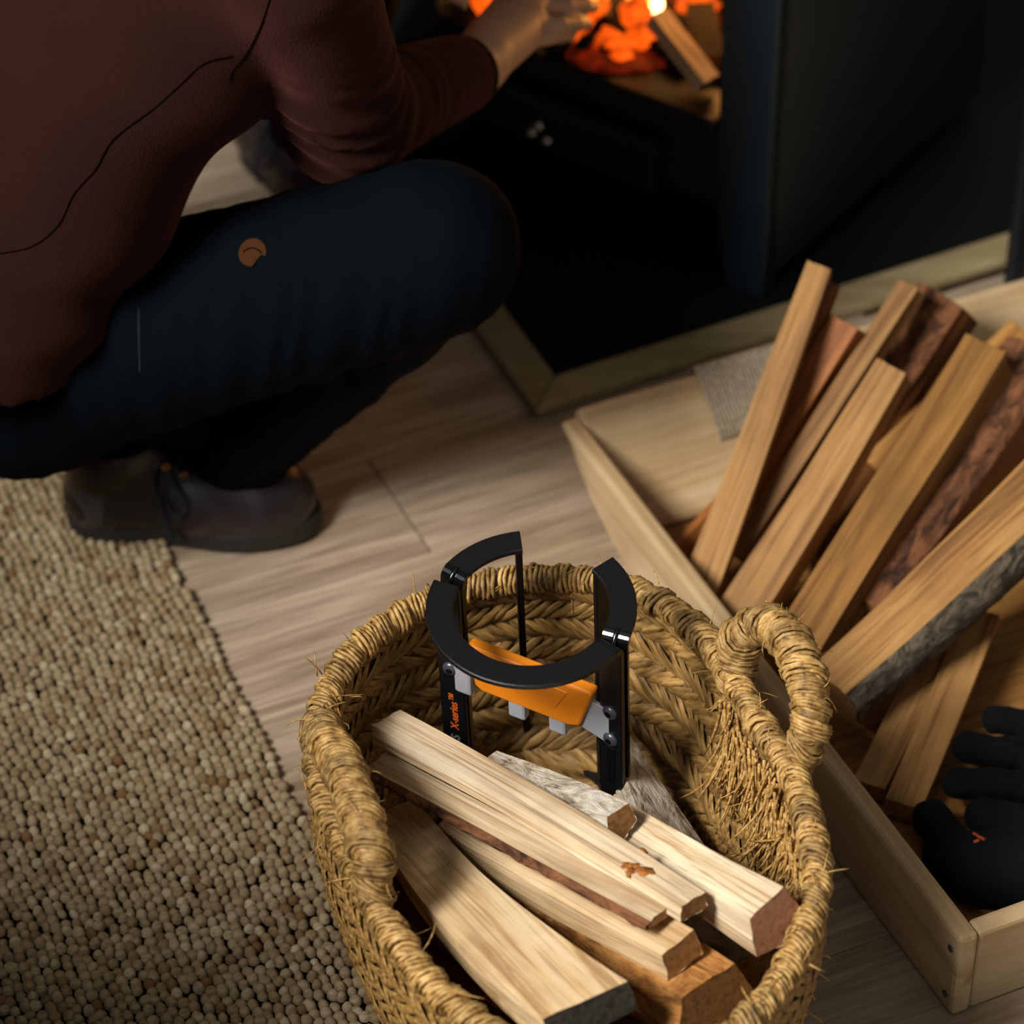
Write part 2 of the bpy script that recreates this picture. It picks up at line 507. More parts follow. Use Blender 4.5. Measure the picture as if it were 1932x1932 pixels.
# ================================================================== WOODEN CRATE (sled-nosed)
BO = np.array((.3726, 1.9304)); BA = R(115.04 - 90)        # near left outer corner; local x = across, y = along
crate = empty('wooden_crate', (BO[0], BO[1], 0), BA)
tag(crate, 'low pine crate with curved far end and twine wrapped handle, full of firewood', 'crate')
CL, CW, CH, CT = .77, .60, .095, .019
side = [(0, 0), (.50, 0), (.56, .004), (.61, .014), (.655, .027), (.695, .043), (.722, .060), (.748, .080), (.768, .092), (.765, .0955), (0, CH)]
def side_board(x0):
    # outline in (y,z) drawn with the top edge rounded
    v, f = prism_vf(side, x0, x0 + CT, 'x', .0045)
    # local X must follow the grain: swap axes so the board's own x is its length
    o = mobj('side_board', [(y, -x, z) for (x, y, z) in v], f, M['pine_board'], crate, True)
    o.rotation_euler = (0, 0, math.pi / 2)
    for p in o.data.polygons: p.use_smooth = False
    return o
side_board(0.0); side_board(CW - CT)
nb = mobj('end_board', *box_vf(CT, CW - CT, .0015, .0205, .0, CH - .002, .004), M['pine_board'], crate)
tag(nb, 'near end board of the crate')
# bottom boards
for k in range(5):
    mobj('bottom_board', *box_vf(CT, CW - CT, .022 + k * .128, .022 + k * .128 + .1265, .003, .013, .001), M['split_gold'], crate)
# far end board slopes outward like a sled nose
fe = link('end_board', mesh_data('end_board', *box_vf(CT, CW - CT, -.008, .008, 0, .138, .004), M['pine_board']), crate)
fe.location = (0, .668, .008); fe.rotation_euler = (R(-50), 0, 0)
# slot under the handle and the twine wound round it
slot = mobj('handle_slot', *box_vf(.20, .40, -.0095, -.0068, .062, .080, .0012), M['seam_dark'], fe)
tw_mb = MB()
for k in range(24):
    x = .152 + k * .0042
    pts = [(x, -.0125, .073), (x, -.0125, .137), (x, -.006, .1435), (x, .006, .1435), (x, .0125, .137), (x, .0125, .073), (x, 0, .068)]
    tw_mb.add(*tube_vf(catmull(pts, 3, True), .0024, 5, True))
tw_mb.add(*box_vf(.152, .250, -.0105, .0105, .09, .141, .002))
tag(tw_mb.build('twine_wrap', M['twine'], fe, True), 'pale twine wound tightly round the handle', kind='stuff')
for (x, y, z) in ((-.0005, .012, .018), (-.0005, .012, .074)):
    s = MB().add(*lathe_vf([(.0035, -.001), (.0035, .0006), (.0012, .001)], 12)).build('screw', M['bolt_steel'], crate)
    s.location = (x, y, z); s.rotation_euler = (0, R(-90), 0)

# ================================================================== STOVE
SC = np.array((0.2708, 2.9438, 0)[:2]); SA = R(144)
# local x: along the front towards the left; local y: outwards to the room (so depth is negative y)
stove = empty('wood_stove', (SC[0], SC[1], .009), SA)
tag(stove, 'black iron wood stove with fire burning inside', 'stove')
SW, SDp, ST = .50, .46, .80
def sbox(name, x0, x1, y0, y1, z0, z1, mat='stove_paint', b=.003, parent=None):
    return mobj(name, *box_vf(x0, x1, y0, y1, z0, z1, b), M[mat], parent or stove)
sbox('side_panel', 0, .012, -SDp, 0, .02, ST); sbox('side_panel', SW - .012, SW, -SDp, 0, .02, ST)
sbox('back_panel', .012, SW - .012, -SDp, -SDp + .012, .02, ST, 'stove_inside')
sbox('top_plate', -.02, SW + .02, -SDp - .01, .03, ST, ST + .03)
for x0, x1, q in ((.0, .066, 1), (SW - .066, SW, -1)):
    sbox('front_post', x0, x1, -.02, .004, .10, ST)
    poly = [(x0, .105), (x1, .105), (x1 - (.020 if q > 0 else 0), 0), (x0 + (.020 if q < 0 else 0), 0)]
    mobj('leg', *prism_vf(poly, -.022, .003, 'y', .002), M['stove_paint'], stove)
sbox('sill', .066, SW - .066, -.05, .012, .188, .206, 'cast_iron', .005)
sbox('lower_panel', .012, SW - .012, -.035, -.012, .085, .188)
sbox('lintel', .066, SW - .066, -.02, .004, .62, ST)
dr = sbox('ash_drawer', .135, .40, -.012, .018, .088, .152, 'cast_iron', .008)
# chrome drawer knob: three-lobed
for (x, z) in ((.290, .113), (.270, .110), (.281, .125)):
    kb = MB().add(*lathe_vf([(.001, -.004), (.005, -.003), (.0065, .002), (.005, .006), (.001, .0075)], 12)).build('knob', M['chrome'], dr, True)
    kb.location = (x, .022, z); kb.rotation_euler = (R(-90), 0, 0)
# firebox
sbox('firebox_floor', .012, SW - .012, -.40, -.05, .190, .203, 'stove_inside', .001)
sbox('firebox_wall', .012, .030, -.40, -.03, .203, .66, 'stove_inside', .001)
sbox('firebox_wall', SW - .030, SW - .012, -.40, -.03, .203, .66, 'stove_inside', .001)
sbox('firebox_wall', .030, SW - .030, -.41, -.40, .203, .66, 'stove_inside', .001)
sbox('firebox_wall', .012, SW - .012, -.41, -.03, .66, .67, 'stove_inside', .001)
# open door swung back to the left
door = empty('door', (SW - .06, .01, 0)); door.parent = stove; door.rotation_euler = (0, 0, R(-20))
df = MB()
for a in ((.0, .37, .23, .27), (.0, .37, .58, .62), (.0, .04, .27, .58), (.33, .37, .27, .58)): df.add(*box_vf(a[0], a[1], -.012, .012, a[2], a[3], .003))
df.build('door_frame', M['cast_iron'], door)
mobj('door_glass', *box_vf(.04, .33, -.003, .003, .27, .58), M['stove_glass'], door)
h = MB().add(*tube_vf([(.35, -.012, .38), (.35, -.04, .38), (.35, -.04, .48), (.35, -.012, .48)], .006, 8)).build('door_handle', M['chrome'], door)

# fire: ember bed, embers, flames and burning wood, each lying in the firebox
def blob(name, p, r, mat, parent=None, jit=.25, sub=2, squash=1.0, smooth=True):
    bm = bmesh.new(); bmesh.ops.create_icosphere(bm, subdivisions=sub, radius=1)
    ph = [random.random() * 6 for _ in range(6)]
    for v in bm.verts:
        c = v.co; k = 1 + jit * (math.sin(3*c.x+ph[0]) * math.sin(3*c.y+ph[1]) + .5 * math.sin(6*c.z+ph[2]+2*c.x))
        v.co = Vector((c.x * r * k, c.y * r * k, c.z * r * k * squash))
    me = bpy.data.meshes.new(name); bm.to_mesh(me); bm.free(); me.materials.append(M[mat])
    if smooth: me.polygons.foreach_set('use_smooth', [True] * len(me.polygons))
    o = link(name, me, parent); o.location = p; return o
FZ = .212
bed = empty('fire', (0.1286, 3.1457, 0.212))
tag(bed, 'glowing orange fire of embers and flames inside the stove', 'fire')
fo = Vector(bed.location)
bm_ = blob('ember_bed', (0, .01, .002), .088, 'ember_bed', bed, .18, 3, .13)
EMB = [(0.0838, 3.1647, 0.235), (0.0908, 3.1511, 0.25), (0.0796, 3.1491, 0.23), (0.1398, 3.1175, 0.235), (0.1456, 3.1148, 0.23), (0.1358, 3.1274, 0.25), (0.1297, 3.1219, 0.26),
       (0.1156, 3.0927, 0.222), (0.1507, 3.1356, 0.235), (0.1921, 3.1734, 0.235), (0.2097, 3.1761, 0.23), (0.203, 3.1707, 0.25), (-0.0294, 3.1865, 0.235), (-0.0237, 3.1926, 0.24), (0.0651, 3.1298, 0.222), (0.1048, 3.1138, 0.222)]
for k in range(26):
    a = random.random() * 6.28; rr_ = .03 + .065 * random.random()
    blob('charcoal', (rr_ * math.cos(a), .01 + rr_ * math.sin(a), .008 + .008 * random.random()), .008 + .008 * random.random(), 'char' if k % 3 else 'ember_bed', bed, .35, 2, .8)
for i, p in enumerate(EMB):
    blob('ember', Vector(p) - fo, .011 + .007 * random.random(), 'ember', bed, .3)
def flame(p, h, r, mat, lean=(0, 0)):
    pr = [(0.05, 0), (.8, .12), (1, .28), (.75, .55), (.35, .8), (.02, 1)]
    v, f = lathe_vf([(a * r, b * h) for a, b in pr], 12)
    v = [(x + lean[0] * (z / h) ** 2 + .15 * r * math.sin(9 * z / h), y + lean[1] * (z / h) ** 2, z) for x, y, z in v]
    o = mobj('flame', v, f, M[mat], bed, True); o.location = Vector(p) - fo
flame((0.1366, 3.1405, 0.232), .055, .012, 'flame', (.018, 0))
flame((0.1517, 3.1409, 0.245), .035, .010, 'flame_hot', (.012, .01))
flame((0.0854, 3.1571, 0.235), .060, .016, 'flame', (.01, 0))
flame((0.1925, 3.1843, 0.235), .07, .016, 'flame', (-.01, 0)); flame((0.1231, 3.1761, 0.24), .09, .014, 'flame')
for p, e in (((.30, -.12, .28), 1.9), ((.15, -.16, .32), 1.5)):
    fl = bpy.data.lights.new('fire_glow', 'POINT'); fl.energy = e; fl.color = (1, .38, .08); fl.shadow_soft_size = .04
    flo = bpy.data.objects.new('fire_glow', fl); COL.objects.link(flo)
    wx = SC[0] + p[0] * math.cos(SA) - p[1] * math.sin(SA); wy = SC[1] + p[0] * math.sin(SA) + p[1] * math.cos(SA)
    flo.location = (wx, wy, p[2])

# dark metal stand at the right edge of the hearth
std = empty('log_stand', (0.5432, 2.9678, 0))
tag(std, 'black metal stand on the hearth trim at the right edge', 'stand')
for dx, dy in ((0, .0), (.30, .10), (.26, .34), (.10, .30)):
    v, f = tube_vf([(dx, dy, .012), (dx, dy, .26)], .012, 10); mobj('leg', v, f, M['cast_iron'], std)
v, f = prism_vf([(-.012, -.012), (.32, .08), (.27, .36), (.06, .31)], .25, .62, 'z', .02); mobj('bin', v, f, M['stove_paint'], std)

# ================================================================== STRAW BASKET
RIM = [(0.0335, 2.1816, 0.275), (0.0831, 2.1761, 0.275), (0.123, 2.1523, 0.275), (0.1572, 2.1121, 0.275), (0.1831, 2.0534, 0.275), (0.2023, 2.0028, 0.272), (0.2232, 1.9556, 0.27),
       (0.2335, 1.9037, 0.268), (0.2378, 1.8543, 0.265), (0.2314, 1.8062, 0.262), (0.2159, 1.7659, 0.258), (0.1935, 1.7238, 0.254), (0.1598, 1.6853, 0.25), (0.1117, 1.6613, 0.245),
       (0.0566, 1.6562, 0.242), (0.0075, 1.6793, 0.245), (-0.0343, 1.7115, 0.25), (-0.0668, 1.7478, 0.254), (-0.0942, 1.7933, 0.258), (-0.1146, 1.8343, 0.262), (-0.134, 1.8822, 0.266),
       (-0.1497, 1.9314, 0.27), (-0.1578, 1.981, 0.272), (-0.1526, 2.0321, 0.274), (-0.1348, 2.0825, 0.275), (-0.1051, 2.122, 0.275), (-0.0656, 2.1556, 0.275), (-0.0163, 2.1761, 0.275)]
rim = catmull(RIM, 12, True)
seglen = np.linalg.norm(np.roll(rim, -1, 0) - rim, axis=1); PER = seglen.sum(); cum = np.concatenate([[0], np.cumsum(seglen)])
BC = rim.mean(0); BZ = .012
def rim_at(s):
    s = s % PER; i = min(int(np.searchsorted(cum, s, 'right')) - 1, len(rim) - 1); t = (s - cum[i]) / seglen[i]
    return rim[i] * (1 - t) + rim[(i + 1) % len(rim)] * t
def wall_at(s, t, inset=0.0):
    """point of the basket wall: s along the rim, t from rim (0) to base (1)"""
    p = rim_at(s); d = p - BC; d[2] = 0; L = np.linalg.norm(d)
    k = 1 - .30 * t ** 1.7 + .05 * math.sin(math.pi * t)
    q = BC + d * k - d / L * inset
    return np.array((q[0], q[1], p[2] * (1 - t) + BZ * t))
basket = empty('straw_basket', (BC[0], BC[1], 0))
tag(basket, 'woven straw basket with two rope handles, holding kindling and a kindling splitter', 'basket')
bo = np.array((BC[0], BC[1], 0))
# closed wall and base under the plaiting
nS, nT = 96, 10
v = []; f = []
for i in range(nS):
    for j in range(nT + 1):
        v.append(wall_at(PER * i / nS, j / nT, -.003) - bo)
for i in range(nS):
    for j in range(nT):
        a = i * (nT+1) + j; b = ((i+1) % nS) * (nT+1) + j; f.append((a, a+1, b+1, b))
n0 = len(v)
for i in range(nS):
    for j in range(nT + 1): v.append(wall_at(PER * i / nS, j / nT, .003) - bo)
for i in range(nS):
    for j in range(nT):
        a = n0 + i * (nT+1) + j; b = n0 + ((i+1) % nS) * (nT+1) + j; f.append((a, b, b+1, a+1))
mobj('wall', v, f, M['straw_weave'], basket, True)
v = [wall_at(PER * i / nS, 1, -.003) - bo for i in range(nS)]; v2 = [p + np.array((0, 0, -.010)) for p in v]
f = [tuple(range(nS)), tuple(range(nS, 2*nS))[::-1]] + [(i, i + nS, (i+1) % nS + nS, (i+1) % nS) for i in range(nS)]
mobj('base', v + v2, f, M['straw_weave'], basket)

# plaited strands in a herringbone: alternate bands lean left and right
def strand_mesh(L, W):
    v = []; f = []; n = 5
    for i in range(n + 1):
        x = (i / n - .5) * L; w = W * (.62 + .38 * math.sin(math.pi * i / n)); up = .0036 * math.sin(math.pi * i / n) - .0012
        for k, (yy, zz) in enumerate(((-.5, 0), (-.25, .0013), (.25, .0013), (.5, 0))): v.append((x, yy * w, up + zz))
    for i in range(n):
        for k in range(3): f.append((i*4+k, (i+1)*4+k, (i+1)*4+k+1, i*4+k+1))
    return v, f
SV, SF = strand_mesh(.036, .0092)
SM = [mesh_data('woven_strand', *strand_mesh(L, w), M['straw_weave'], True) for L, w in ((.037, .0094), (.035, .0086), (.039, .0098))]
def strand_matrix(s, t, lean, side):
    c = wall_at(s, t, .0042 * side); e = .004
    du = wall_at(s + e, t, .0042 * side) - wall_at(s - e, t, .0042 * side); dt = wall_at(s, t - .02, .0042 * side) - wall_at(s, t + .02, .0042 * side)
    du = Vector(du).normalized(); dt = Vector(dt); dt = (dt - du * dt.dot(du)).normalized()
    nrm = du.cross(dt)
    inw = Vector((BC[0] - c[0], BC[1] - c[1], .05)) * side
    if nrm.dot(inw) < 0: nrm = -nrm
    a = lean + random.gauss(0, .07)
    x = du * math.cos(a) + dt * math.sin(a); x.normalize(); y = nrm.cross(x)
    m = Matrix((x, y, nrm)).transposed().to_4x4(); m.translation = Vector(c - bo) + nrm * random.gauss(.0006, .0006)
    return m
strands = []
NB = 11
for b in range(NB):
    t = .045 + b * .9 / NB
    n = int(PER * (1 - .3 * t ** 1.7) / .0112)
    for i in range(n):
        strands.append((PER * i / n + random.gauss(0, .0006), t + random.gauss(0, .004), (.62 if b % 2 else -.62), 1))
for b in range(NB):                      # outside of the basket
    t = .05 + b * .9 / NB; n = int(PER * (1 - .3 * t ** 1.7) / .0135)
    for i in range(n): strands.append((PER * i / n, t, (.62 if b % 2 else -.62), -1))
def seen(st):
    p = wall_at(st[0], st[1])
    if st[3] < 0: return -1
    far = (p[1] - BC[1]) + .45 * (p[0] - BC[0]) - .10 * abs(p[0] - BC[0])
    return far - .25 * st[1]
order = sorted(range(len(strands)), key=lambda i: -seen(strands[i]))
rest = MB(); SVm = np.array(SV)
for rank, i in enumerate(order):
    st = strands[i]; m = strand_matrix(*st)
    if rank < 300:
        o = link('woven_strand', SM[rank % 3], basket); o.matrix_local = m
    else:
        A = np.array(m); rest.add((SVm @ A[:3, :3].T + A[:3, 3]).tolist(), SF)
tag(rest.build('woven_strands', M['straw_weave'], basket, True), 'plaited straw herringbone lower down the basket', kind='stuff')

# coils of straw wound round the rim and the handles
def wrap_mesh(R0, width, n, slant):
    mb = MB()
    for j in range(n):
        u = (j / (n - 1) - .5); xo = u * width; rr = R0 * (1 - .30 * (2 * u) ** 2) + random.gauss(0, .0005); ph = random.random() * 6
        pts = []
        for k in range(12):
            a = 2 * math.pi * k / 12
            r2 = rr + .0007 * math.sin(2 * a + ph)
            pts.append((xo + slant * math.cos(a + .5) + .0008 * math.sin(3 * a + ph), r2 * math.cos(a), r2 * math.sin(a)))
        mb.add(*tube_vf(pts, .0017 + .0006 * random.random(), 4, True))
    return mesh_data('straw_coil', mb.v, mb.f, M['straw_rope'], True)
def wind(parent, pts, R0, pitch, name='straw_coil', variants=4, slant=.005, closed=False, over=1.12):
    P = np.array(pts); d = np.linalg.norm(np.diff(P, axis=0), axis=1); L = d.sum(); c = np.concatenate([[0], np.cumsum(d)])
    n = max(2, int(round(L / pitch))); ms = [wrap_mesh(R0, pitch * over, 7, slant * (1 if q % 2 else .7)) for q in range(variants)]
    for k in range(n):
        s = L * (k + .5) / n; i = min(np.searchsorted(c, s) - 1, len(P) - 2); i = max(i, 0)
        t = (s - c[i]) / d[i]; p = P[i] * (1 - t) + P[i+1] * t; x = Vector(P[i+1] - P[i]).normalized()
        up = Vector((0, 0, 1)) if abs(x.z) < .95 else Vector((1, 0, 0)); y = up.cross(x).normalized(); z = x.cross(y)
        m = Matrix((x, y, z)).transposed().to_4x4(); m.translation = Vector(p - bo)
        o = link(name, ms[k % variants], parent); o.matrix_local = m @ Matrix.Rotation(random.gauss(0, .25), 4, 'X') @ Matrix.Scale(random.gauss(1, .04), 4)
rim_core = mobj('rim_rope', *tube_vf(rim - bo, .0095, 10, True), M['straw_weave'], basket, True)
closed_rim = np.concatenate([rim, rim[:1]])
wind(rim_core, closed_rim, .0118, .0215)
def handle(name, ctrl, R0=.0135):
    P = catmull(ctrl, 8); o = mobj(name, *tube_vf(P - bo, R0 * .86, 10), M['straw_weave'], basket, True)
    wind(o, P, R0, .0150, slant=.006); return P
HR_ = handle('handle', [(0.1839, 2.0577, 0.262), (0.1864, 2.0651, 0.285), (0.1887, 2.0646, 0.312), (0.2051, 2.0627, 0.33), (0.2233, 2.0391, 0.335), (0.2346, 2.0139, 0.325), (0.2399, 1.9896, 0.308), (0.2387, 1.9736, 0.288), (0.2275, 1.9699, 0.262)], .0165)
HL_ = handle('handle', [(-0.1555, 2.0038, 0.268), (-0.1483, 1.9706, 0.285), (-0.1347, 1.9278, 0.3), (-0.1236, 1.8892, 0.303), (-0.1152, 1.8602, 0.3), (-0.109, 1.8383, 0.292), (-0.1066, 1.8303, 0.278), (-0.1085, 1.823, 0.262)], .0165)

# loose straw: frayed ends under the right handle and stray fibres
fr = MB()
def fibre(p, d, L, r, curl=.3):
    d = Vector(d).normalized(); q = Vector(p); pts = [q.copy()]; side = Vector((random.gauss(0, 1), random.gauss(0, 1), random.gauss(0, 1))).normalized()
    for k in range(5):
        q = q + d * L / 5; d = (d + side * curl * .22 + Vector((0, 0, -.10))).normalized(); pts.append(q.copy())
    fr.add(*tube_vf([Vector(x) - Vector(bo) for x in pts], [r, r, r, r * .9, r * .7, r * .4], 4))
s_of = lambda px: cum[12 * px]
for k in range(520):
    s = s_of(4) + (s_of(10) - s_of(4)) * random.random() ** .9; t = .03 + .24 * random.random() ** 1.4
    p = wall_at(s, t, .008 + .010 * random.random()); q = wall_at(s + random.gauss(-.004, .014), t + .2, .012)
    fibre(p, Vector(q - p), .025 + .06 * random.random(), .0009 + .0008 * random.random(), random.gauss(0, .9))
for k in range(240):
    s = PER * random.random(); p = rim_at(s) + np.array((random.gauss(0, .006), random.gauss(0, .006), random.gauss(0, .006)))
    fibre(p, (random.gauss(0, 1), random.gauss(0, 1), random.gauss(.1, 1)), .010 + .022 * random.random(), .0005 + .0003 * random.random(), random.gauss(0, 1.5))
for P in (HR_, HL_):
    for k in range(70):
        c = P[random.randrange(len(P))]; d = Vector((random.gauss(0, 1), random.gauss(0, 1), random.gauss(0, 1))).normalized()
        t_ = Vector((random.gauss(0, 1), random.gauss(0, 1), random.gauss(0, 1)))
        fibre(np.array(Vector(c) + d * .013), t_ + d * .3, .012 + .016 * random.random(), .0005, random.gauss(0, 2))
tag(fr.build('loose_straw', M['straw'], basket, True), 'frayed straw ends hanging inside the rim', kind='stuff')

# ================================================================== FIREWOOD
def log(p0, p1, w, h, mat, label, name='firewood_log', sec='quad', roll=0.0, taper=(1, 1), bend=(0, 0), end='end_tan', bark_mat=None, bark_side=None,
        seed=0, rough=.05, skew=0.0, group=None, n=12, knot=None):
    """one split log: p0 and p1 are the axis ends, w across, h thick; sections are irregular split shapes"""
    rr = random.Random(seed * 13 + 5)
    A, B = Vector(p0), Vector(p1); X = (B - A); L = X.length; X.normalize()
    Y = Vector((0, 0, 1)).cross(X); Y = Y.normalized() if Y.length > .05 else Vector((0, 1, 0)); Z = X.cross(Y)
    m = Matrix((X, Y, Z)).transposed().to_4x4(); m.translation = A
    m = m @ Matrix.Rotation(roll, 4, 'X')
    shapes = {'quad': [(-.5, -.5), (.5, -.46), (.48, .5), (-.46, .44)], 'tri': [(-.5, -.35), (.5, -.45), (.12, .5), (-.2, .42)],
              'wedge': [(-.5, -.15), (.5, -.5), (.46, .35), (-.46, .3)], 'pent': [(-.5, -.3), (0, -.5), (.5, -.2), (.36, .46), (-.36, .42)],
              'slab': [(-.5, -.5), (.5, -.4), (.47, .42), (-.5, .5)]}
    poly = shapes[sec]; pts = []; sides = []
    m_ = 5
    for i in range(len(poly)):
        a, b = poly[i], poly[(i+1) % len(poly)]
        for k in range(m_):
            t = k / m_; pts.append((a[0] * (1-t) + b[0] * t, a[1] * (1-t) + b[1] * t)); sides.append(i)
    N = len(pts)
    if bark_side is not None:           # round the barked side outwards
        q = []
        for i, (x, y) in enumerate(pts):
            if sides[i] == bark_side:
                t = (i % m_) / m_; bulge = .16 * math.sin(math.pi * t); a, b = poly[bark_side], poly[(bark_side+1) % len(poly)]
                nx, ny = (b[1] - a[1]), -(b[0] - a[0]); l = math.hypot(nx, ny); x += nx / l * bulge; y += ny / l * bulge
            q.append((x, y))
        pts = q
    ridge = [rr.gauss(0, rough * .45) for _ in pts]
    for i in range(N):
        if i % m_ == 0: ridge[i] *= .3
    V = []; ph = [rr.random() * 6 for _ in range(5)]
    for i in range(n + 1):
        t = i / n; s = taper[0] * (1-t) + taper[1] * t
        cy = bend[0] * math.sin(math.pi * t) + skew * (t - .5) + .02 * w * math.sin(5 * t + ph[0]); cz = bend[1] * math.sin(math.pi * t) + .02 * h * math.sin(6 * t + ph[1])
        for k, (x, y) in enumerate(pts):
            g = 1 + ridge[k] * (1 + .5 * math.sin(7 * t + k + ph[2])) + .015 * math.sin(11 * t + ph[3] + .8 * k)
            ex = 0
            if i == 0: ex = rr.gauss(0, .0006)
            if i == n: ex = rr.gauss(0, .0006)
            V.append((L * t + ex, cy + x * w * s * g, cz + y * h * s * g))
    F = [(i*N+k, i*N+(k+1) % N, (i+1)*N+(k+1) % N, (i+1)*N+k) for i in range(n) for k in range(N) if not (bark_mat and sides[k] == bark_side)]
    o = mobj(name, V, F, M[mat]); o.matrix_world = m
    tag(o, label, 'firewood', group)
    for i in (0, n):
        xe = 0.0 if i == 0 else L; ring = [(xe, V[i*N+k][1], V[i*N+k][2]) for k in range(N)]; c = tuple(sum(q[a] for q in ring) / N for a in range(3)); c = (c[0], c[1], c[2])
        fv = ring + [c]; ff = [((k+1) % N, k, N) if i == 0 else (k, (k+1) % N, N) for k in range(N)]
        mobj('cut_end', fv, ff, M[end if i else 'end_tan'], o)
    if bark_mat:
        ks = [k for k in range(N) if sides[k] == bark_side]; ks = ks + [(ks[-1] + 1) % N]
        bv = []; bf = []; q = len(ks)
        nb = n * 2
        for i in range(nb + 1):
            t = i / nb * n; i0 = min(int(t), n - 1); u = t - i0
            for j, k in enumerate(ks):
                a = Vector(V[i0*N+k]).lerp(Vector(V[(i0+1)*N+k]), u); c = Vector((a.x, 0, 0)); d = (a - c); edge = j in (0, q - 1)
                amt = (.0004 if edge else .0022 + .0016 * rr.random() * (1 + math.sin(9 * t + j * 2)))
                bv.append(tuple(a + d.normalized() * amt)); 
        for i in range(nb):
            for j in range(q - 1): bf.append((i*q+j, i*q+j+1, (i+1)*q+j+1, (i+1)*q+j))
        mobj('bark', bv, bf, M[bark_mat], o, True)
    return o

KB = 'kindling in the straw basket'; KC = 'firewood in the pine crate'
# --- in the basket
log((-0.0999, 2.0212, 0.15), (0.059, 1.7008, 0.262), .060, .026, 'split_pale', 'broad curved pale log at the front left of the basket with dark end', sec='slab', taper=(.72, 1.25), bend=(-.014, .006), end='end_dark', seed=1, group=KB, roll=.10, n=16)  # near cut end is coloured darker than the split faces
log((-0.1062, 2.0718, 0.205), (0.139, 1.7975, 0.276), .030, .017, 'split_cream', 'longest pale log lying on top across the basket with a knot scar', sec='quad', end='end_tan', seed=2, group=KB, roll=-.10, bend=(.003, .004), n=16, taper=(1.1, .9))
log((-0.1128, 2.0418, 0.192), (0.1156, 1.7961, 0.268), .024, .011, 'split_cream', 'thin splintered log just below the longest top log', sec='wedge', end='end_tan', seed=3, group=KB, roll=.15, bark_mat='bark_brown', bark_side=3, n=14)
log((-0.0468, 1.9951, 0.165), (0.1296, 1.7739, 0.248), .036, .026, 'split_pale', 'square-ended grey-streaked log below the thin splintered log', sec='quad', end='end_tan', seed=4, group=KB, roll=.12, n=14, bend=(-.004, 0))
log((-0.0159, 2.0284, 0.205), (0.0868, 1.9065, 0.258), .028, .026, 'bark_white', 'short white-barked stick with brown broken end beside the splitter', sec='pent', end='end_tan', seed=5, group=KB, taper=(.75, 1.1))
log((0.0793, 1.9534, 0.215), (0.2014, 1.7884, 0.268), .046, .044, 'split_cream', 'thick cream log with rosy cut end resting on the right rim', sec='pent', end='end_rose', seed=6, group=KB, roll=.25, taper=(.8, 1.12), n=14)
log((0.084, 2.1217, 0.165), (0.1416, 1.9475, 0.15), .052, .020, 'bark_white', 'white-barked slab leaning behind the splitter leg', sec='slab', end='end_tan', seed=7, group=KB, roll=-.55, taper=(.35, 1.5))
log((0.0148, 1.9295, 0.15), (0.1542, 1.7506, 0.215), .075, .055, 'bark_flake', 'thick flaky orange log at the bottom front of the basket', sec='pent', end='end_tan', seed=8, group=KB, n=14)
log((-0.0894, 1.9885, 0.12), (-0.0026, 1.888, 0.125), .055, .045, 'split_brown', 'dark brown log in shadow under the curved front log', sec='tri', seed=9, group=KB, end='end_dark')
log((0.0944, 1.958, 0.12), (0.1839, 1.8365, 0.15), .060, .040, 'bark_grey', 'dark barked log deep in the basket under the rosy-ended log', sec='quad', seed=10, group=KB, end='end_tan')
log((-0.0695, 2.2163, 0.085), (0.0109, 2.0738, 0.11), .040, .030, 'split_orange', 'orange-brown log behind the left legs of the splitter', sec='tri', seed=11, group=KB)
log((-0.0648, 1.9386, 0.07), (0.0491, 1.8366, 0.08), .060, .050, 'split_brown', 'dark log lying at the near bottom of the basket', sec='quad', seed=31, group=KB)
log((-0.0028, 2.0591, 0.06), (0.1221, 1.958, 0.075), .070, .050, 'split_brown', 'dark log lying across the middle bottom of the basket', sec='quad', seed=32, group=KB)
log((-0.0405, 2.1492, 0.048), (0.0984, 2.0561, 0.05), .080, .045, 'bark_grey', 'dark barked log on the basket floor below the splitter', sec='quad', seed=33, group=KB)
# knot scar on the longest log
kn = COL.objects['firewood_log.001']
for k in range(9):
    b_ = blob('knot_scar', (.315 + .010 * random.gauss(0, 1), .006 * random.gauss(0, 1), .0082 + .001 * random.random()), .0042, 'split_orange', kn, .5, 2, .35)
# --- in the crate: butts on the crate floor, tops over the far end
log((0.1776, 2.4235, 0.045), (0.2974, 2.6612, 0.255), .030, .024, 'split_tan', 'tallest thin log standing out leftmost in the crate', sec='quad', seed=12, group=KC, roll=.2, taper=(1.25, .85), n=14)
log((0.2471, 2.5843, 0.07), (0.31, 2.6626, 0.235), .016, .014, 'split_brown', 'dark thin splinter beside the tallest log', sec='tri', seed=13, group=KC)
log((0.2247, 2.5475, 0.06), (0.3268, 2.6452, 0.2), .032, .026, 'split_orange', 'orange-brown plank-like log behind the tallest log', sec='quad', seed=14, group=KC, roll=.2)
log((0.2162, 2.4718, 0.05), (0.3908, 2.6813, 0.215), .021, .020, 'split_tan', 'long slim log with rounded top in the middle of the crate', sec='quad', seed=15, group=KC, taper=(.9, 1.1), n=14)
log((0.3355, 2.6339, 0.05), (0.4357, 2.7272, 0.165), .058, .045, 'split_brown', 'bark covered log with cork-like flakes at the far end of the crate', sec='quad', seed=16, group=KC, bark_mat='bark_brown', bark_side=2, roll=.05)
log((0.2136, 2.3727, 0.05), (0.3654, 2.5741, 0.195), .040, .034, 'split_tan', 'straight tan log with fine dark grain, in the middle of the crate', sec='quad', seed=17, group=KC, roll=.12, taper=(1.15, .85), n=14)
log((0.2628, 2.3248, 0.05), (0.458, 2.6156, 0.185), .062, .052, 'split_gold', 'widest golden log of the crate with a sharp ridge', sec='pent', seed=18, group=KC, roll=.1, taper=(1.0, .95), n=14)
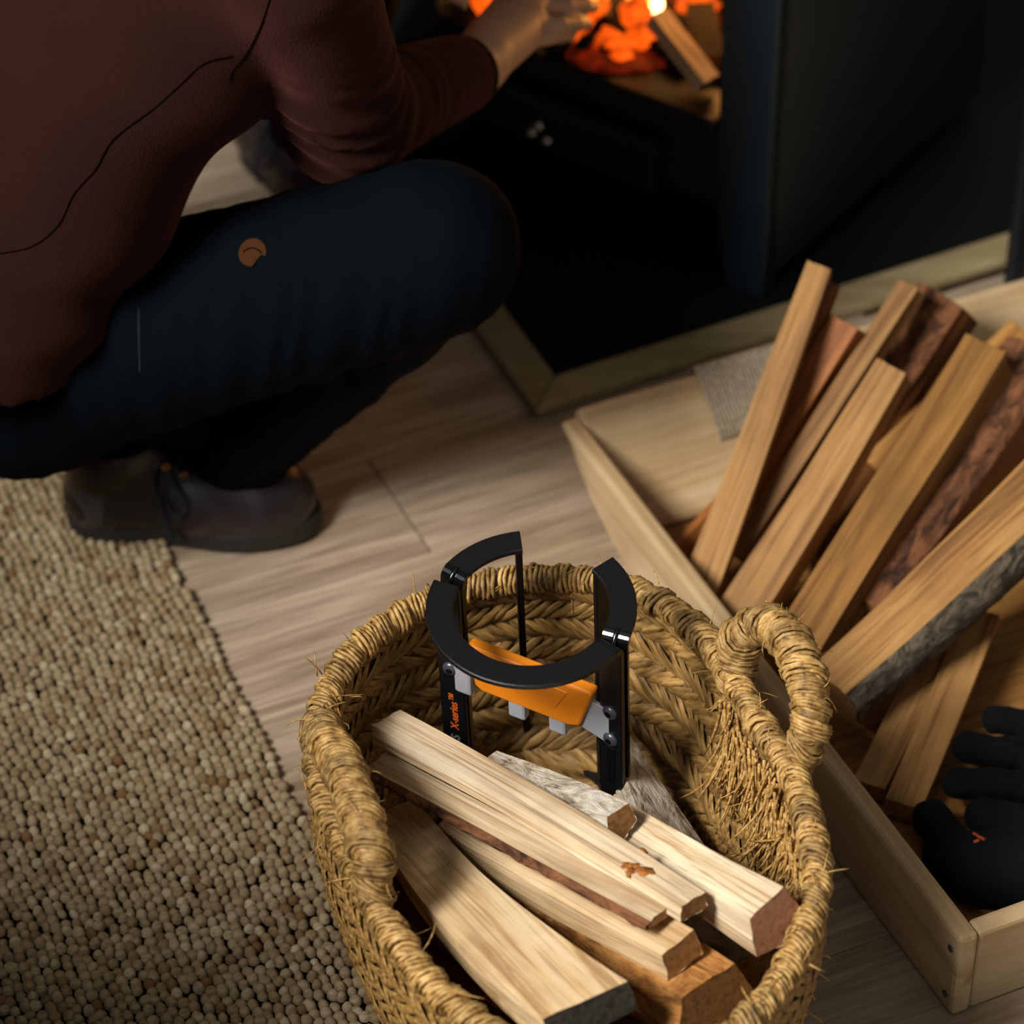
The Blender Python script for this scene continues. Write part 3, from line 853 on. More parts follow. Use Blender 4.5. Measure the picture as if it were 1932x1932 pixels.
log((0.3276, 2.3932, 0.045), (0.5171, 2.6426, 0.15), .066, .050, 'split_brown', 'rust brown barked log right of the widest golden log', sec='quad', seed=19, group=KC, bark_mat='bark_brown', bark_side=2, n=14)
log((0.2914, 2.2513, 0.075), (0.5062, 2.435, 0.16), .056, .050, 'split_tan', 'front log with bark along its lower side, lying across the pile', sec='quad', seed=20, group=KC, bark_mat='bark_grey', bark_side=3, roll=-.05, taper=(.85, 1.1), n=14)
log((0.3198, 2.1761, 0.028), (0.4147, 2.3708, 0.055), .032, .020, 'split_tan', 'flat offcut on the crate floor, left one of the pair', sec='slab', seed=21, group=KC)
log((0.3478, 2.1453, 0.032), (0.4393, 2.3727, 0.06), .034, .024, 'split_tan', 'flat offcut on the crate floor, right one of the pair', sec='slab', seed=22, group=KC, roll=.1)
log((0.1491, 2.4987, 0.02), (0.2378, 2.5966, 0.06), .020, .018, 'split_orange', 'small orange wedge low in the left corner of the crate', sec='tri', seed=23, group=KC)
log((0.3812, 2.5348, 0.03), (0.5261, 2.6513, 0.07), .060, .045, 'split_brown', 'dark log under the barked logs of the crate', sec='quad', seed=24, group=KC)
log((0.304, 2.4715, 0.03), (0.4202, 2.6513, 0.07), .050, .040, 'split_brown', 'dark log hidden between the widest log and the tan log', sec='quad', seed=25, group=KC)
log((0.3621, 2.5801, 0.06), (0.5117, 2.6857, 0.15), .040, .035, 'split_gold', 'log end showing at the right edge behind the widest golden log', sec='quad', seed=26, group=KC)
log((0.4163, 2.0448, 0.022), (0.4353, 2.069, 0.03), .004, .004, 'split_cream', 'thin pale splinter lying beside the gloves', name='wood_splinter', sec='tri', seed=27)
# pale split log in the fire
log((0.2073, 3.0222, 0.232), (0.1537, 3.0869, 0.275), .024, .020, 'split_cream', 'pale split log burning in the stove', sec='quad', seed=28)
log((0.2135, 3.0676, 0.228), (0.2021, 3.1463, 0.245), .030, .024, 'char', 'charred log at the right of the fire', sec='quad', seed=29, end='char')
log((0.1134, 3.1196, 0.225), (0.1177, 3.2091, 0.26), .018, .018, 'char', 'black charred stick upright among the embers', sec='quad', seed=30, end='char')

# ================================================================== KINDLING SPLITTER
spl = empty('kindling_splitter', (.0230, 2.0860, .1160))
spl.rotation_euler = (R(6.0), R(-1.8), 0)
tag(spl, 'black steel kindling splitter with ring top and orange blade cover standing in the basket', 'kindling splitter')
RO_, RI_, RT, RZ = .086, .0635, .0055, .236
LEGW = RO_ - RI_
def arc_part(a0, a1, bends, name):
    """flat ring segment whose ends turn down into legs"""
    mb = MB(); n = max(8, int(abs(a1 - a0) / 5)); v = []
    for i in range(n + 1):
        a = R(a0 + (a1 - a0) * i / n); c, s = math.cos(a), math.sin(a)
        b = .0009
        for (r, z) in ((RI_, RZ - RT + b), (RI_, RZ - b), (RI_ + b, RZ), (RO_ - b, RZ), (RO_, RZ - b), (RO_, RZ - RT + b), (RO_ - b, RZ - RT), (RI_ + b, RZ - RT)): v.append((r * c, r * s, z))
    f = [(i*8+k, i*8+(k+1) % 8, (i+1)*8+(k+1) % 8, (i+1)*8+k) for i in range(n) for k in range(8)] + [tuple(range(8)), tuple(range(n*8, n*8+8))[::-1]]
    bm = bmesh.new(); vs = [bm.verts.new(p) for p in v]; [bm.faces.new([vs[i] for i in q]) for q in f]; bmesh.ops.recalc_face_normals(bm, faces=bm.faces)
    me = bpy.data.meshes.new(name); bm.to_mesh(me); bm.free(); me.materials.append(M['black_powder'])
    o = link(name, me, spl)
    return o
def leg_part(a, bend_dir, zb=-.036, glossy=False, w=LEGW, start=0.0):
    """leg hanging from the ring end at angle a; with bend_dir the corner is rounded outwards along the tangent"""
    an = R(a); rad = Vector((math.cos(an), math.sin(an), 0)); tan = Vector((-math.sin(an), math.cos(an), 0)) * (bend_dir or 1)
    mid = (RO_ + RI_) / 2; br = .011
    prof = []          # centre line in (tangent offset, z), outer surface then inner
    if bend_dir:
        for k in range(7):
            q = math.pi / 2 * k / 6; prof.append((br * math.sin(q), RZ - br + br * math.cos(q)))
        prof.append((br, zb))
        inner = [((br - RT) * math.sin(math.pi/2*k/6), RZ - br + (br - RT) * math.cos(math.pi/2*k/6)) for k in range(7)] + [(br - RT, zb)]
    else:
        prof = [(RT / 2, RZ - RT), (RT / 2, zb)]; inner = [(-RT / 2, RZ - RT), (-RT / 2, zb)]
    v = []
    for (ta, z) in prof:
        for rr in (-w/2, w/2): v.append(tuple(rad * (mid + rr) + tan * ta + Vector((0, 0, z))))
    n = len(prof); k0 = len(v)
    for (ta, z) in inner:
        for rr in (-w/2, w/2): v.append(tuple(rad * (mid + rr) + tan * ta + Vector((0, 0, z))))
    f = []
    for i in range(n - 1):
        f.append((2*i, 2*i+1, 2*i+3, 2*i+2)); f.append((k0+2*i, k0+2*i+2, k0+2*i+3, k0+2*i+1))
        f.append((2*i, 2*i+2, k0+2*i+2, k0+2*i)); f.append((2*i+1, k0+2*i+1, k0+2*i+3, 2*i+3))
    f.append((0, k0, k0+1, 1)); f.append((2*n-2, 2*n-1, k0+2*n-1, k0+2*n-2))
    bm = bmesh.new(); vs = [bm.verts.new(p) for p in v]; [bm.faces.new([vs[i] for i in q]) for q in f]; bmesh.ops.recalc_face_normals(bm, faces=bm.faces)
    bmesh.ops.bevel(bm, geom=[e for e in bm.edges if e.calc_face_angle(0) > .7], offset=.0007, segments=2, affect='EDGES')
    me = bpy.data.meshes.new('leg'); bm.to_mesh(me); bm.free(); me.materials.append(M['black_gloss' if glossy else 'black_powder'])
    return link('leg', me, spl)
arc_part(158, 322, None, 'ring_segment'); arc_part(143, 96, None, 'ring_segment'); arc_part(38, -20.5, None, 'ring_segment')
leg_part(158, 0); leg_part(322, 1); leg_part(143, 1, glossy=True); leg_part(98, 0, w=.0085); leg_part(-20.5, -1, glossy=True); leg_part(35, 0)
# stiffening dimples in the two glossy bends
for a, sgn in ((143, 1), (-20.5, -1)):
    an = R(a); o = blob('bend_rib', (0, 0, 0), 1, 'black_gloss', spl, 0, 2)
    o.scale = (.0105, .0026, .0045); tan = Vector((-math.sin(an), math.cos(an), 0)) * sgn; rad = Vector((math.cos(an), math.sin(an), 0))
    d = (tan * .8 + Vector((0, 0, -.6))).normalized(); y = rad; z = d.cross(y)
    mm = Matrix((d, y, z)).transposed().to_4x4(); mm.translation = rad * .0748 + tan * .0075 + Vector((0, 0, RZ - .0032)); o.matrix_local = mm @ Matrix.Diagonal((.0088, .0024, .003, 1))
base = MB().add(*lathe_vf([(.0625, -.040), (.0875, -.040), (.0875, -.034), (.0625, -.034), (.0625, -.040)], 40, False)).build('base_ring', M['black_powder'], spl)
# blade with its orange cover on the chord between the leg pairs
bl = Vector((-.0690, .0290, 0)); br_ = Vector((.0640, -.0400, 0)); cd = (br_ - bl).normalized(); cn = Vector((-cd.y, cd.x, 0)); CLn = (br_ - bl).length
def chord_prism(name, poly, th, mat, parent=None, bevel=.0008, off=0.0):
    v, f = prism_vf(poly, -th / 2 + off, th / 2 + off, 'y', bevel)
    mm = Matrix((cd, cn, Vector((0, 0, 1)))).transposed().to_4x4(); mm.translation = bl
    o = mobj(name, v, f, M[mat], parent or spl); o.matrix_local = mm; return o
blade = chord_prism('blade', [(.002, .138), (.100, .126), (CLn - .002, .108), (CLn - .002, .150), (.1, .162), (.002, .166)], .004, 'blade_steel', None, .0005)
cover = chord_prism('blade_cover', [(.024, .1255), (.030, .1205), (.112, .1180), (.122, .1220), (.135, .1670), (.133, .1690), (.020, .1730), (.018, .1710)], .012, 'sheath_orange', None, .0022)
chord_prism('cover_panel', [(.040, .138), (.100, .135), (.112, .160), (.036, .164)], .0132, 'sheath_orange', cover, .0006).matrix_local = Matrix.Identity(4)
for x in (.004, .054, .092):
    z1 = .138 if x < .02 else .122
    chord_prism('cover_tab', [(x, z1 - .030 if x < .02 else (.100)), (x + .0165, z1 - .030 if x < .02 else (.100)), (x + .0165, z1 + (.02 if x < .02 else 0)), (x, z1 + (.02 if x < .02 else 0))], .0125 if x < .02 else .010, 'blade_steel', None, .0028)
# bolts and slot on the legs
def bolt(a, z, bend):
    an = R(a); rad = Vector((math.cos(an), math.sin(an), 0)); tan = Vector((-math.sin(an), math.cos(an), 0)) * bend
    p = rad * ((RO_ + RI_) / 2) + tan * (.011 if abs(a - 322) < 1 else .0028) + Vector((0, 0, z))
    nrm = tan if tan.y < 0 else -tan
    if abs(a - 322) < 1: p = rad * ((RO_ + RI_) / 2) + tan * (.011 - RT) + Vector((0, 0, z)) if tan.y > 0 else p
    q = nrm.to_track_quat('Z', 'Y').to_matrix().to_4x4(); q.translation = p
    o = MB().add(*lathe_vf([(.0072, -.001), (.0072, .0008), (.0062, .0024), (.0042, .0034), (.0030, .0036)], 20, False)).build('bolt', M['bolt_steel'], spl, True); o.matrix_local = q
    hx = MB().add(*lathe_vf([(.0031, .0031), (.0031, .0037)], 6)).build('hex_socket', M['bolt_dark'], o)
bolt(158, .133, 1); bolt(322, .150, 1); bolt(322, .116, 1)
def on_leg(a, bend, off=.0003):
    an = R(a); rad = Vector((math.cos(an), math.sin(an), 0)); tan = Vector((-math.sin(an), math.cos(an), 0))
    nrm = -tan if tan.y > 0 else tan
    d = (.011 - RT) if abs(a - 322) < 1 else .00275
    base_ = rad * ((RO_ + RI_) / 2) + (tan * d if abs(a - 322) < 1 else nrm * d) + nrm * off
    right = Vector((0, 0, 1)).cross(nrm).normalized()
    return base_, right, nrm
b_, r_, n_ = on_leg(322, 1)
mm = Matrix((r_, -n_, Vector((0, 0, 1)))).transposed().to_4x4(); mm.translation = b_
so = mobj('slot', *prism_vf([(-.004, .060), (.001, .060), (.004, .066), (.004, .105), (-.004, .105)], -.0004, .0004, 'y'), M['bolt_dark'], spl); so.matrix_local = mm
def lettering(body, size, mat, a, z, dx, parent):
    cu = bpy.data.curves.new('lettering', 'FONT'); cu.body = body; cu.size = size; cu.extrude = .0001; cu.align_x = 'LEFT'; cu.align_y = 'CENTER'
    cu.shear = .15; cu.offset = .00012
    t = bpy.data.objects.new('lettering', cu); COL.objects.link(t)
    dg = bpy.context.evaluated_depsgraph_get(); me = bpy.data.meshes.new_from_object(t.evaluated_get(dg)); bpy.data.objects.remove(t)
    me.materials.clear(); me.materials.append(M[mat])
    b_, r_, n_ = on_leg(a, 1, .0004)
    o = link('lettering', me, parent); mt = Matrix((Vector((0, 0, 1)), -r_, n_)).transposed().to_4x4(); mt.translation = b_ + r_ * dx + Vector((0, 0, z)); o.matrix_local = mt
    return o
tag(lettering('X-series\u2122', .0105, 'print_orange', 158, .055, 0.001, spl), 'orange lettering running up the leg')
tag(lettering('FISKARS', .0115, 'print_grey', 158, .006, 0.001, spl), 'grey lettering running up the leg')
cu = bpy.data.curves.new('embossed_lettering', 'FONT'); cu.body = 'FISKARS'; cu.size = .010; cu.extrude = .0004; cu.align_x = 'CENTER'
t = bpy.data.objects.new('embossed_lettering', cu); COL.objects.link(t); dg = bpy.context.evaluated_depsgraph_get()
me = bpy.data.meshes.new_from_object(t.evaluated_get(dg)); bpy.data.objects.remove(t); me.materials.clear(); me.materials.append(M['sheath_orange'])
o = link('embossed_lettering', me, cover); mt = Matrix(((1, 0, 0), (0, 0, -1), (0, 1, 0))).to_4x4(); mt.translation = Vector((.074, -.0068, .1535)); o.matrix_local = mt

# ================================================================== GLOVES
def glove(label, fingers, palm, orange=None):
    pts = [p for fg in fingers for p in fg[:-1]] + [p for p, r in palm]
    lo = np.min([np.array(p) for p in pts], 0) - .05; hi = np.max([np.array(p) for p in pts], 0) + .05
    def fn(X, Y, Z):
        d = None
        for i in range(len(palm) - 1):
            q, _ = cone(X, Y, Z, palm[i][0], palm[i+1][0], palm[i][1], palm[i+1][1]); d = q if d is None else smin(d, q, .02)
        for fg in fingers:
            fd = None
            for i in range(len(fg) - 2):
                q, t_ = cone(X, Y, Z, fg[i], fg[i+1], fg[-1], fg[-1] * .92); fd = q if fd is None else np.minimum(fd, q)
            fd = fd + .0008 * np.sin(330 * X) * np.sin(210 * Y + 100 * Z)
            d = smin(d, fd, .006)
        return np.maximum(d, .0135 - Z)
    v, f = sdf_mesh(fn, lo, hi, .0028)
    c = np.array((palm[0][0][0], palm[0][0][1], .0135))
    o = mobj('work_glove', v - c, f, M['glove_cloth'], None, True); o.location = c
    tag(o, label, 'glove', 'work gloves in the crate')
    return o, c
g1, c1 = glove('black fabric work glove lying with fingers spread over the other glove',
    [((0.4406, 2.2421, 0.052), (0.4784, 2.2351, 0.052), .0135), ((0.4113, 2.2081, 0.05), (0.4407, 2.1992, 0.052), (0.4785, 2.1944, 0.05), .0150), ((0.398, 2.1619, 0.05), (0.4356, 2.1555, 0.055), (0.4732, 2.1519, 0.052), .0145)],
    [((0.4886, 2.2171, 0.048), .030), ((0.4938, 2.1626, 0.048), .034), ((0.536, 2.1927, 0.045), .034)])
g2, c2 = glove('black fabric work glove with small orange mark lying nearest the crate corner',
    [((0.4155, 2.1187, 0.052), (0.4627, 2.1059, 0.055), .0170), ((0.3719, 2.1274, 0.04), (0.3871, 2.0866, 0.045), (0.4122, 2.0609, 0.045), .0180)],
    [((0.3828, 2.0824, 0.036), .024), ((0.4086, 2.0657, 0.04), .028), ((0.4451, 2.0638, 0.042), .032), ((0.4892, 2.0866, 0.045), .036)])
bv = BVHTree.FromPolygons([tuple(x.co) for x in g2.data.vertices], [tuple(p.vertices) for p in g2.data.polygons])
mk = MB()
for P in ([(0.4014, 2.0794, 0.07), (0.406, 2.0749, 0.07), (0.4102, 2.0717, 0.07)], [(0.4007, 2.0711, 0.068), (0.403, 2.0718, 0.068), (0.4055, 2.073, 0.068)]):
    q = []
    for p in P:
        d = (Vector(p) - Vector((0, 0, 2.18))).normalized()
        hit = bv.ray_cast(Vector(p) - Vector(c2) - d * .1, d); q.append(hit[0] + hit[1] * .0003 if hit[0] else Vector(p) - Vector(c2))
    mk.add(*tube_vf(q, .0016, 6))
mk.build('print_mark', M['glove_print'], g2)

# ================================================================== PERSON squatting at the stove
V3 = lambda p: np.array(p, float)
HN, KN, AN = V3((-0.4532, 2.4864, 0.27)), V3((-0.0712, 2.4612, 0.42)), V3((-0.2782, 2.5948, 0.085))
HF = HN + V3((-.03, .23, .03)); AF = V3((-0.2244, 3.1618, 0.085)); KF = V3((-.125, 2.95, .54))
SN, EN, WN = V3((-0.1836, 2.4362, 0.74)), V3((-0.1487, 2.5457, 0.5)), V3((-0.0377, 2.7703, 0.41))
SF_ = SN + V3((.03, .33, .01)); EF, WF = V3((-0.1954, 2.8929, 0.52)), V3((-0.1323, 2.8255, 0.5))
T0, T1, T2 = V3((-.506, 2.500, .335)), V3((-.357, 2.530, .600)), (SN + SF_) / 2 + V3((-.07, -.03, -.06))
NK = (SN + SF_) / 2 + V3((.03, 0, .05)); HD = NK + V3((.10, .01, .16))
origin = V3((AN[0], AN[1] + .1, 0))

# hand: palm and five fingers, drawn in one piece with the forearm
PALM = [(-0.0312, 2.7866, 0.408), (-0.0083, 2.8433, 0.4), (0.0179, 2.8956, 0.39)]
FING = [([(0.0115, 2.8566, 0.388), (0.0336, 2.8784, 0.378), (0.0487, 2.9016, 0.366), (0.0587, 2.9259, 0.352)], .0078),
        ([(0.02, 2.8848, 0.39), (0.0464, 2.8976, 0.382), (0.0638, 2.9222, 0.368), (0.074, 2.948, 0.352)], .0086),
        ([(0.0243, 2.9153, 0.392), (0.053, 2.925, 0.386), (0.0727, 2.9499, 0.372), (0.082, 2.9772, 0.354)], .0089),
        ([(0.0224, 2.9516, 0.392), (0.0503, 2.9635, 0.386), (0.0701, 2.9866, 0.372), (0.0794, 3.0122, 0.354)], .0087),
        ([(-0.0084, 2.9093, 0.392), (0.0102, 2.9693, 0.38), (0.0347, 3.0119, 0.368), (0.0546, 3.0339, 0.356)], .0098)]
def hand_fn(X, Y, Z):
    d, _ = cone(X, Y, Z, EN * .35 + WN * .65, WN, .034, .0265)
    q, _ = cone(X, Y, Z, WN, PALM[0], .0265, .025); d = smin(d, q, .012)
    for (p, q2, r0, r1) in (((-0.0261, 2.7847, 0.405), (0.0099, 2.8586, 0.388), .020, .0150), ((-0.0287, 2.7942, 0.408), (0.0179, 2.8851, 0.391), .023, .0160),
                            ((-0.0262, 2.8053, 0.41), (0.0222, 2.9136, 0.393), .022, .0160), ((-0.0263, 2.8228, 0.408), (0.0202, 2.9495, 0.392), .020, .0150), ((-0.0263, 2.8215, 0.404), (-0.0084, 2.9076, 0.393), .020, .0150)):
        q, _ = cone(X, Y, Z, p, q2, r0, r1); d = smin(d, q, .012)
    for pts, r in FING:
        fd = None
        for i in range(3):
            q, _ = cone(X, Y, Z, pts[i], pts[i+1], r * (1.08 - .08 * i), r * (1.0 - .08 * i)); fd = q if fd is None else smin(fd, q, .002)
        d = smin(d, fd, .005)
    return d
hv, hf = sdf_mesh(hand_fn, V3((-0.0342, 2.8356, 0.4)) - V3((.10, .14, .09)), V3((0.0504, 2.9633, 0.37)) + V3((.07, .10, .08)), .0032)

def body_fn(X, Y, Z):
    d, _ = cone(X, Y, Z, (HN + HF) / 2 + V3((0, 0, .03)), T2, .085, .085, 1.15)
    for a, b, ra, rb in ((HN, KN, .080, .055), (KN, AN, .052, .036), (HF, KF, .080, .055), (KF, AF, .052, .036), (SN, EN, .044, .038), (EN, WN * .75 + EN * .25, .040, .028),
                         (SF_, EF, .050, .040), (EF, WF, .040, .027), (T2, NK, .07, .055), (NK, HD, .052, .052), (SN, SF_, .05, .05)):
        q, _ = cone(X, Y, Z, a, b, ra, rb); d = smin(d, q, .025)
    # head with chin, nose, ears and brow; faces the fire
    q = ell(X, Y, Z, HD + V3((.01, 0, .05)), (.098, .076, .108)); d = smin(d, q, .02)
    fx = HD + V3((.09, 0, 0))
    for c, r, k in ((fx + V3((-.01, 0, -.035)), (.030, .040, .035), .02), (fx + V3((.022, 0, .025)), (.016, .012, .024), .012), (fx + V3((.006, 0, .068)), (.014, .055, .012), .014),
                    (fx + V3((.010, 0, -.008)), (.012, .024, .007), .008), (HD + V3((.0, .078, .04)), (.018, .009, .030), .006), (HD + V3((.0, -.078, .04)), (.018, .009, .030), .006)):
        d = smin(d, ell(X, Y, Z, c, r), k)
    for s in (-1, 1):
        e = ell(X, Y, Z, fx + V3((.012, .033 * s, .045)), (.016, .016, .010)); d = np.maximum(d, -e)
    # far hand resting on the far knee
    for k in range(4):
        p = WF + V3((.055, .02 - .018 * k, -.006)); q, _ = cone(X, Y, Z, WF, p, .022, .012); d = smin(d, q, .008)
        q, _ = cone(X, Y, Z, p, p + V3((.045 - .006 * abs(k - 1), 0, -.022)), .0095, .008); d = smin(d, q, .006)
    q, _ = cone(X, Y, Z, WF, WF + V3((.05, .05, -.012)), .017, .010); d = smin(d, q, .008)
    return d
allp = np.array([HN, KN, AN, HF, KF, AF, SN, EN, WN, SF_, EF, WF, HD])
bvx, bfx = sdf_mesh(body_fn, allp.min(0) - .16, allp.max(0) + V3((.16, .16, .20)), .0095)
pv = np.concatenate([bvx, hv]) - origin; pf = np.concatenate([bfx, hf + len(bvx)])
person = mobj('person', pv, pf, M['skin'], None, True); person.location = origin
tag(person, 'person in brown knit sweater and dark trousers squatting and reaching into the stove', 'person')
oo = Vector(origin)

def garment(name, fn, lo, hi, h, mat, parent=person):
    v, f = sdf_mesh(fn, lo, hi, h); o = mobj(name, v - origin, f, M[mat], parent, True); return o

# trousers
def folds(X, Y, Z, c, r, k, amp, d):
    """soft parallel folds around point c, running across direction d"""
    w = np.exp(-((X-c[0])**2 + (Y-c[1])**2 + (Z-c[2])**2) / (r * r)); s = (X*d[0] + Y*d[1] + Z*d[2]) * k
    return amp * w * (np.sin(s + 1.5 * np.sin(.35 * s)) )
def trouser_fn(X, Y, Z):
    d, _ = cone(X, Y, Z, HN, HF, .098, .098)
    q, _ = cone(X, Y, Z, HN, KN, .098, .080); d = smin(d, q, .03)
    calf, t = cone(X, Y, Z, KN + V3((-.006, .01, -.01)), AN, .076, .054); d = smin(d, calf, .012)
    q, _ = cone(X, Y, Z, HF, KF, .088, .064); d = smin(d, q, .03)
    q, _ = cone(X, Y, Z, KF, AF, .062, .048); d = smin(d, q, .012)
    q, _ = cone(X, Y, Z, HN * .6 + AN * .4 + V3((0, .02, .03)), AN + V3((0, .02, .05)), .075, .055); d = smin(d, q, .02)
    bk = KN * .75 + HN * .25 + V3((0, -.05, -.05))
    ax = (KN - HN) / np.linalg.norm(KN - HN); fd = V3((ax[0] * .9, 0, ax[2] - .5))
    d = d + folds(X, Y, Z, bk, .15, 250, .0028, fd) + folds(X, Y, Z, AN + V3((.03, 0, .05)), .09, 230, .003, V3((.6, 0, .8)))
    d = d + folds(X, Y, Z, HN + V3((.10, -.08, -.03)), .12, 190, .0022, V3((.95, 0, .2))) + .0012 * np.sin(60*X + 30*Z) * np.sin(45*Y + 38*Z)
    # hem at the ankles
    n = (KN - AN) / np.linalg.norm(KN - AN); cut = ((X-AN[0])*n[0] + (Y-AN[1])*n[1] + (Z-AN[2])*n[2]) + .018
    near = (np.sqrt((X-AN[0])**2 + (Y-AN[1])**2 + (Z-AN[2])**2) < .16)
    d = np.where(near, np.maximum(d, -cut), d)
    return np.maximum(d, .06 - Z)
lp = np.array([HN, KN, AN, HF, KF, AF])
trousers = garment('trousers', trouser_fn, lp.min(0) - .14, lp.max(0) + .14, .0068, 'trouser_cloth')

# sweater
CUT = np.array([(-.40, 2.36, .318), (-.47, 2.34, .340), (-.40, 2.75, .318)], float)
cnrm = np.cross(CUT[1] - CUT[0], CUT[2] - CUT[0]); cnrm /= np.linalg.norm(cnrm); cnrm = cnrm if cnrm[2] > 0 else -cnrm
CF = WN * .90 + EN * .10
def sweater_fn(X, Y, Z):
    d, t = cone(X, Y, Z, T0, T1, .138, .128, 1.25)
    q, _ = cone(X, Y, Z, T1, T2, .128, .130, 1.25); d = smin(d, q, .05)
    q, _ = cone(X, Y, Z, SN, SF_, .072, .072); d = smin(d, q, .04)
    q, _ = cone(X, Y, Z, T2, NK, .11, .075); d = smin(d, q, .03)
    sl, ts = cone(X, Y, Z, SN, EN, .068, .056)
    s2, t2 = cone(X, Y, Z, EN, CF, .055, .038)
    arm = smin(sl, s2, .02)
    ax = (EN - SN) / np.linalg.norm(EN - SN); a2 = (CF - EN) / np.linalg.norm(CF - EN)
    arm = arm + folds(X, Y, Z, EN + V3((.0, -.03, .03)), .085, 230, .0055, V3((ax[0] - .5, ax[1], ax[2] + .2))) + folds(X, Y, Z, EN * .6 + CF * .4, .05, 240, .0026, a2)
    d = smin(d, arm, .010)
    sl2, _ = cone(X, Y, Z, SF_, EF, .072, .062); s3, _ = cone(X, Y, Z, EF, EF * .25 + WF * .75, .058, .040); d = smin(d, smin(sl2, s3, .02), .022)
    d = d + folds(X, Y, Z, T0 * .5 + T1 * .5 + V3((.10, -.1, 0)), .19, 62, .0065, V3((.35, .3, .8))) + .0015 * np.sin(28*X + 10) * np.sin(31*Z + 17*Y)
    cut = (X-CUT[0][0])*cnrm[0] + (Y-CUT[0][1])*cnrm[1] + (Z-CUT[0][2])*cnrm[2]
    d = np.maximum(d, -cut)
    nd = (HD - NK) / np.linalg.norm(HD - NK); cut2 = ((X-NK[0])*nd[0] + (Y-NK[1])*nd[1] + (Z-NK[2])*nd[2]) - .035
    nk = np.sqrt((X-NK[0])**2 + (Y-NK[1])**2 + (Z-NK[2])**2) < .15
    d = np.where(nk, np.maximum(d, cut2), d)
    for (e, w) in ((EN, CF), (EF, EF * .25 + WF * .75)):
        n = (w - e) / np.linalg.norm(w - e); c3 = (X-w[0])*n[0] + (Y-w[1])*n[1] + (Z-w[2])*n[2]
        nr = np.sqrt((X-w[0])**2 + (Y-w[1])**2 + (Z-w[2])**2) < .075
        d = np.where(nr, np.maximum(d, c3), d)
    return d
sp = np.array([T0, T1, T2, SN, SF_, EN, EF, CF, WF, NK])
sweater = garment('sweater', sweater_fn, sp.min(0) - .22, sp.max(0) + .20, .0068, 'knit')
# dark cuff at the wrist
cu_dir = Vector(WN - EN).normalized(); cq = cu_dir.to_track_quat('Z', 'Y').to_matrix().to_4x4(); cq.translation = Vector(CF) - oo
cf = MB().add(*lathe_vf([(.034, -.012), (.0375, -.006), (.0375, .006), (.0345, .009), (.030, .007), (.029, -.01)], 24, False)).build('cuff', M['cuff_black'], person, True); cf.matrix_local = cq

# details laid on the cloth
def bvh(o): return BVHTree.FromPolygons([tuple(v.co) for v in o.data.vertices], [tuple(p.vertices) for p in o.data.polygons])
BT, BS = bvh(trousers), bvh(sweater)
def lay(tree, p, lift):
    d = (Vector(p) - Vector((0, 0, 2.18))).normalized(); hit = tree.ray_cast(Vector(p) - oo - d * .6, d)
    if hit[0] is None: q = tree.find_nearest(Vector(p) - oo); return q[0] + q[1] * lift, q[1]
    return hit[0] + hit[1] * lift, hit[1]
def seam(tree, pts, r, mat, name, parent):
    P = catmull(pts, 5); mb = MB().add(*tube_vf([lay(tree, p, r * .1)[0] for p in P], r, 5)); return mb.build(name, M[mat], parent)
seam(BS, [(-0.2131, 2.5957, 0.6), (-0.2195, 2.5428, 0.6), (-0.229, 2.4999, 0.6), (-0.2399, 2.4704, 0.6), (-0.2407, 2.4537, 0.6)], .0008, 'seam_dark', 'seam', sweater)
seam(BS, [(-0.2415, 2.4948, 0.6), (-0.2649, 2.483, 0.6), (-0.2865, 2.4806, 0.58), (-0.3102, 2.4738, 0.56), (-0.3467, 2.4719, 0.53), (-0.3649, 2.4687, 0.5), (-0.3843, 2.461, 0.48), (-0.398, 2.4411, 0.46), (-0.4226, 2.4372, 0.44), (-0.4546, 2.4548, 0.42)], .0008, 'seam_dark', 'seam', sweater)
seam(BT, [(-0.3281, 2.3997, 0.4), (-0.3256, 2.3703, 0.4), (-0.3196, 2.3097, 0.4)], .0008, 'lace', 'zip_cord', trousers)
seam(BT, [(-0.2018, 2.3883, 0.5), (-0.1935, 2.3416, 0.5), (-0.1876, 2.3234, 0.48), (-0.1907, 2.2888, 0.45)], .0006, 'cuff_black', 'pocket_seam', trousers)
seam(BT, [(-0.2384, 2.3765, 0.5), (-0.2208, 2.3851, 0.5), (-0.2028, 2.3883, 0.5)], .0006, 'cuff_black', 'pocket_seam', trousers)
# round leather patch
c, nrm = lay(BT, (-0.2262, 2.4129, 0.45), .0004)
x = Vector((1, 0, 0)); x = (x - nrm * x.dot(nrm)).normalized(); y = nrm.cross(x)
pm = Matrix((x, y, nrm)).transposed().to_4x4(); pm.translation = c
out = [(math.cos(a) * .0125, math.sin(a) * .0135 * (1.0 if math.sin(a) > -.3 else .95)) for a in [2 * math.pi * k / 24 for k in range(24)]]
out = [(px + (.003 if (py < -.006 and px > .004) else 0) * -1, py + (.004 if (py < -.006 and px > .003) else 0)) for px, py in out]
patch = mobj('leather_patch', *prism_vf(out, -.0006, .0014, 'z'), M['patch_leather'], trousers); patch.matrix_local = pm
arc = [(-.0085, .001, .0015), (-.003, .004, .0016), (.003, .0035, .0016), (.0085, -.001, .0015)]
mobj('stamped_line', *tube_vf(catmull(arc, 4), .0007, 5), M['seam_dark'], patch)

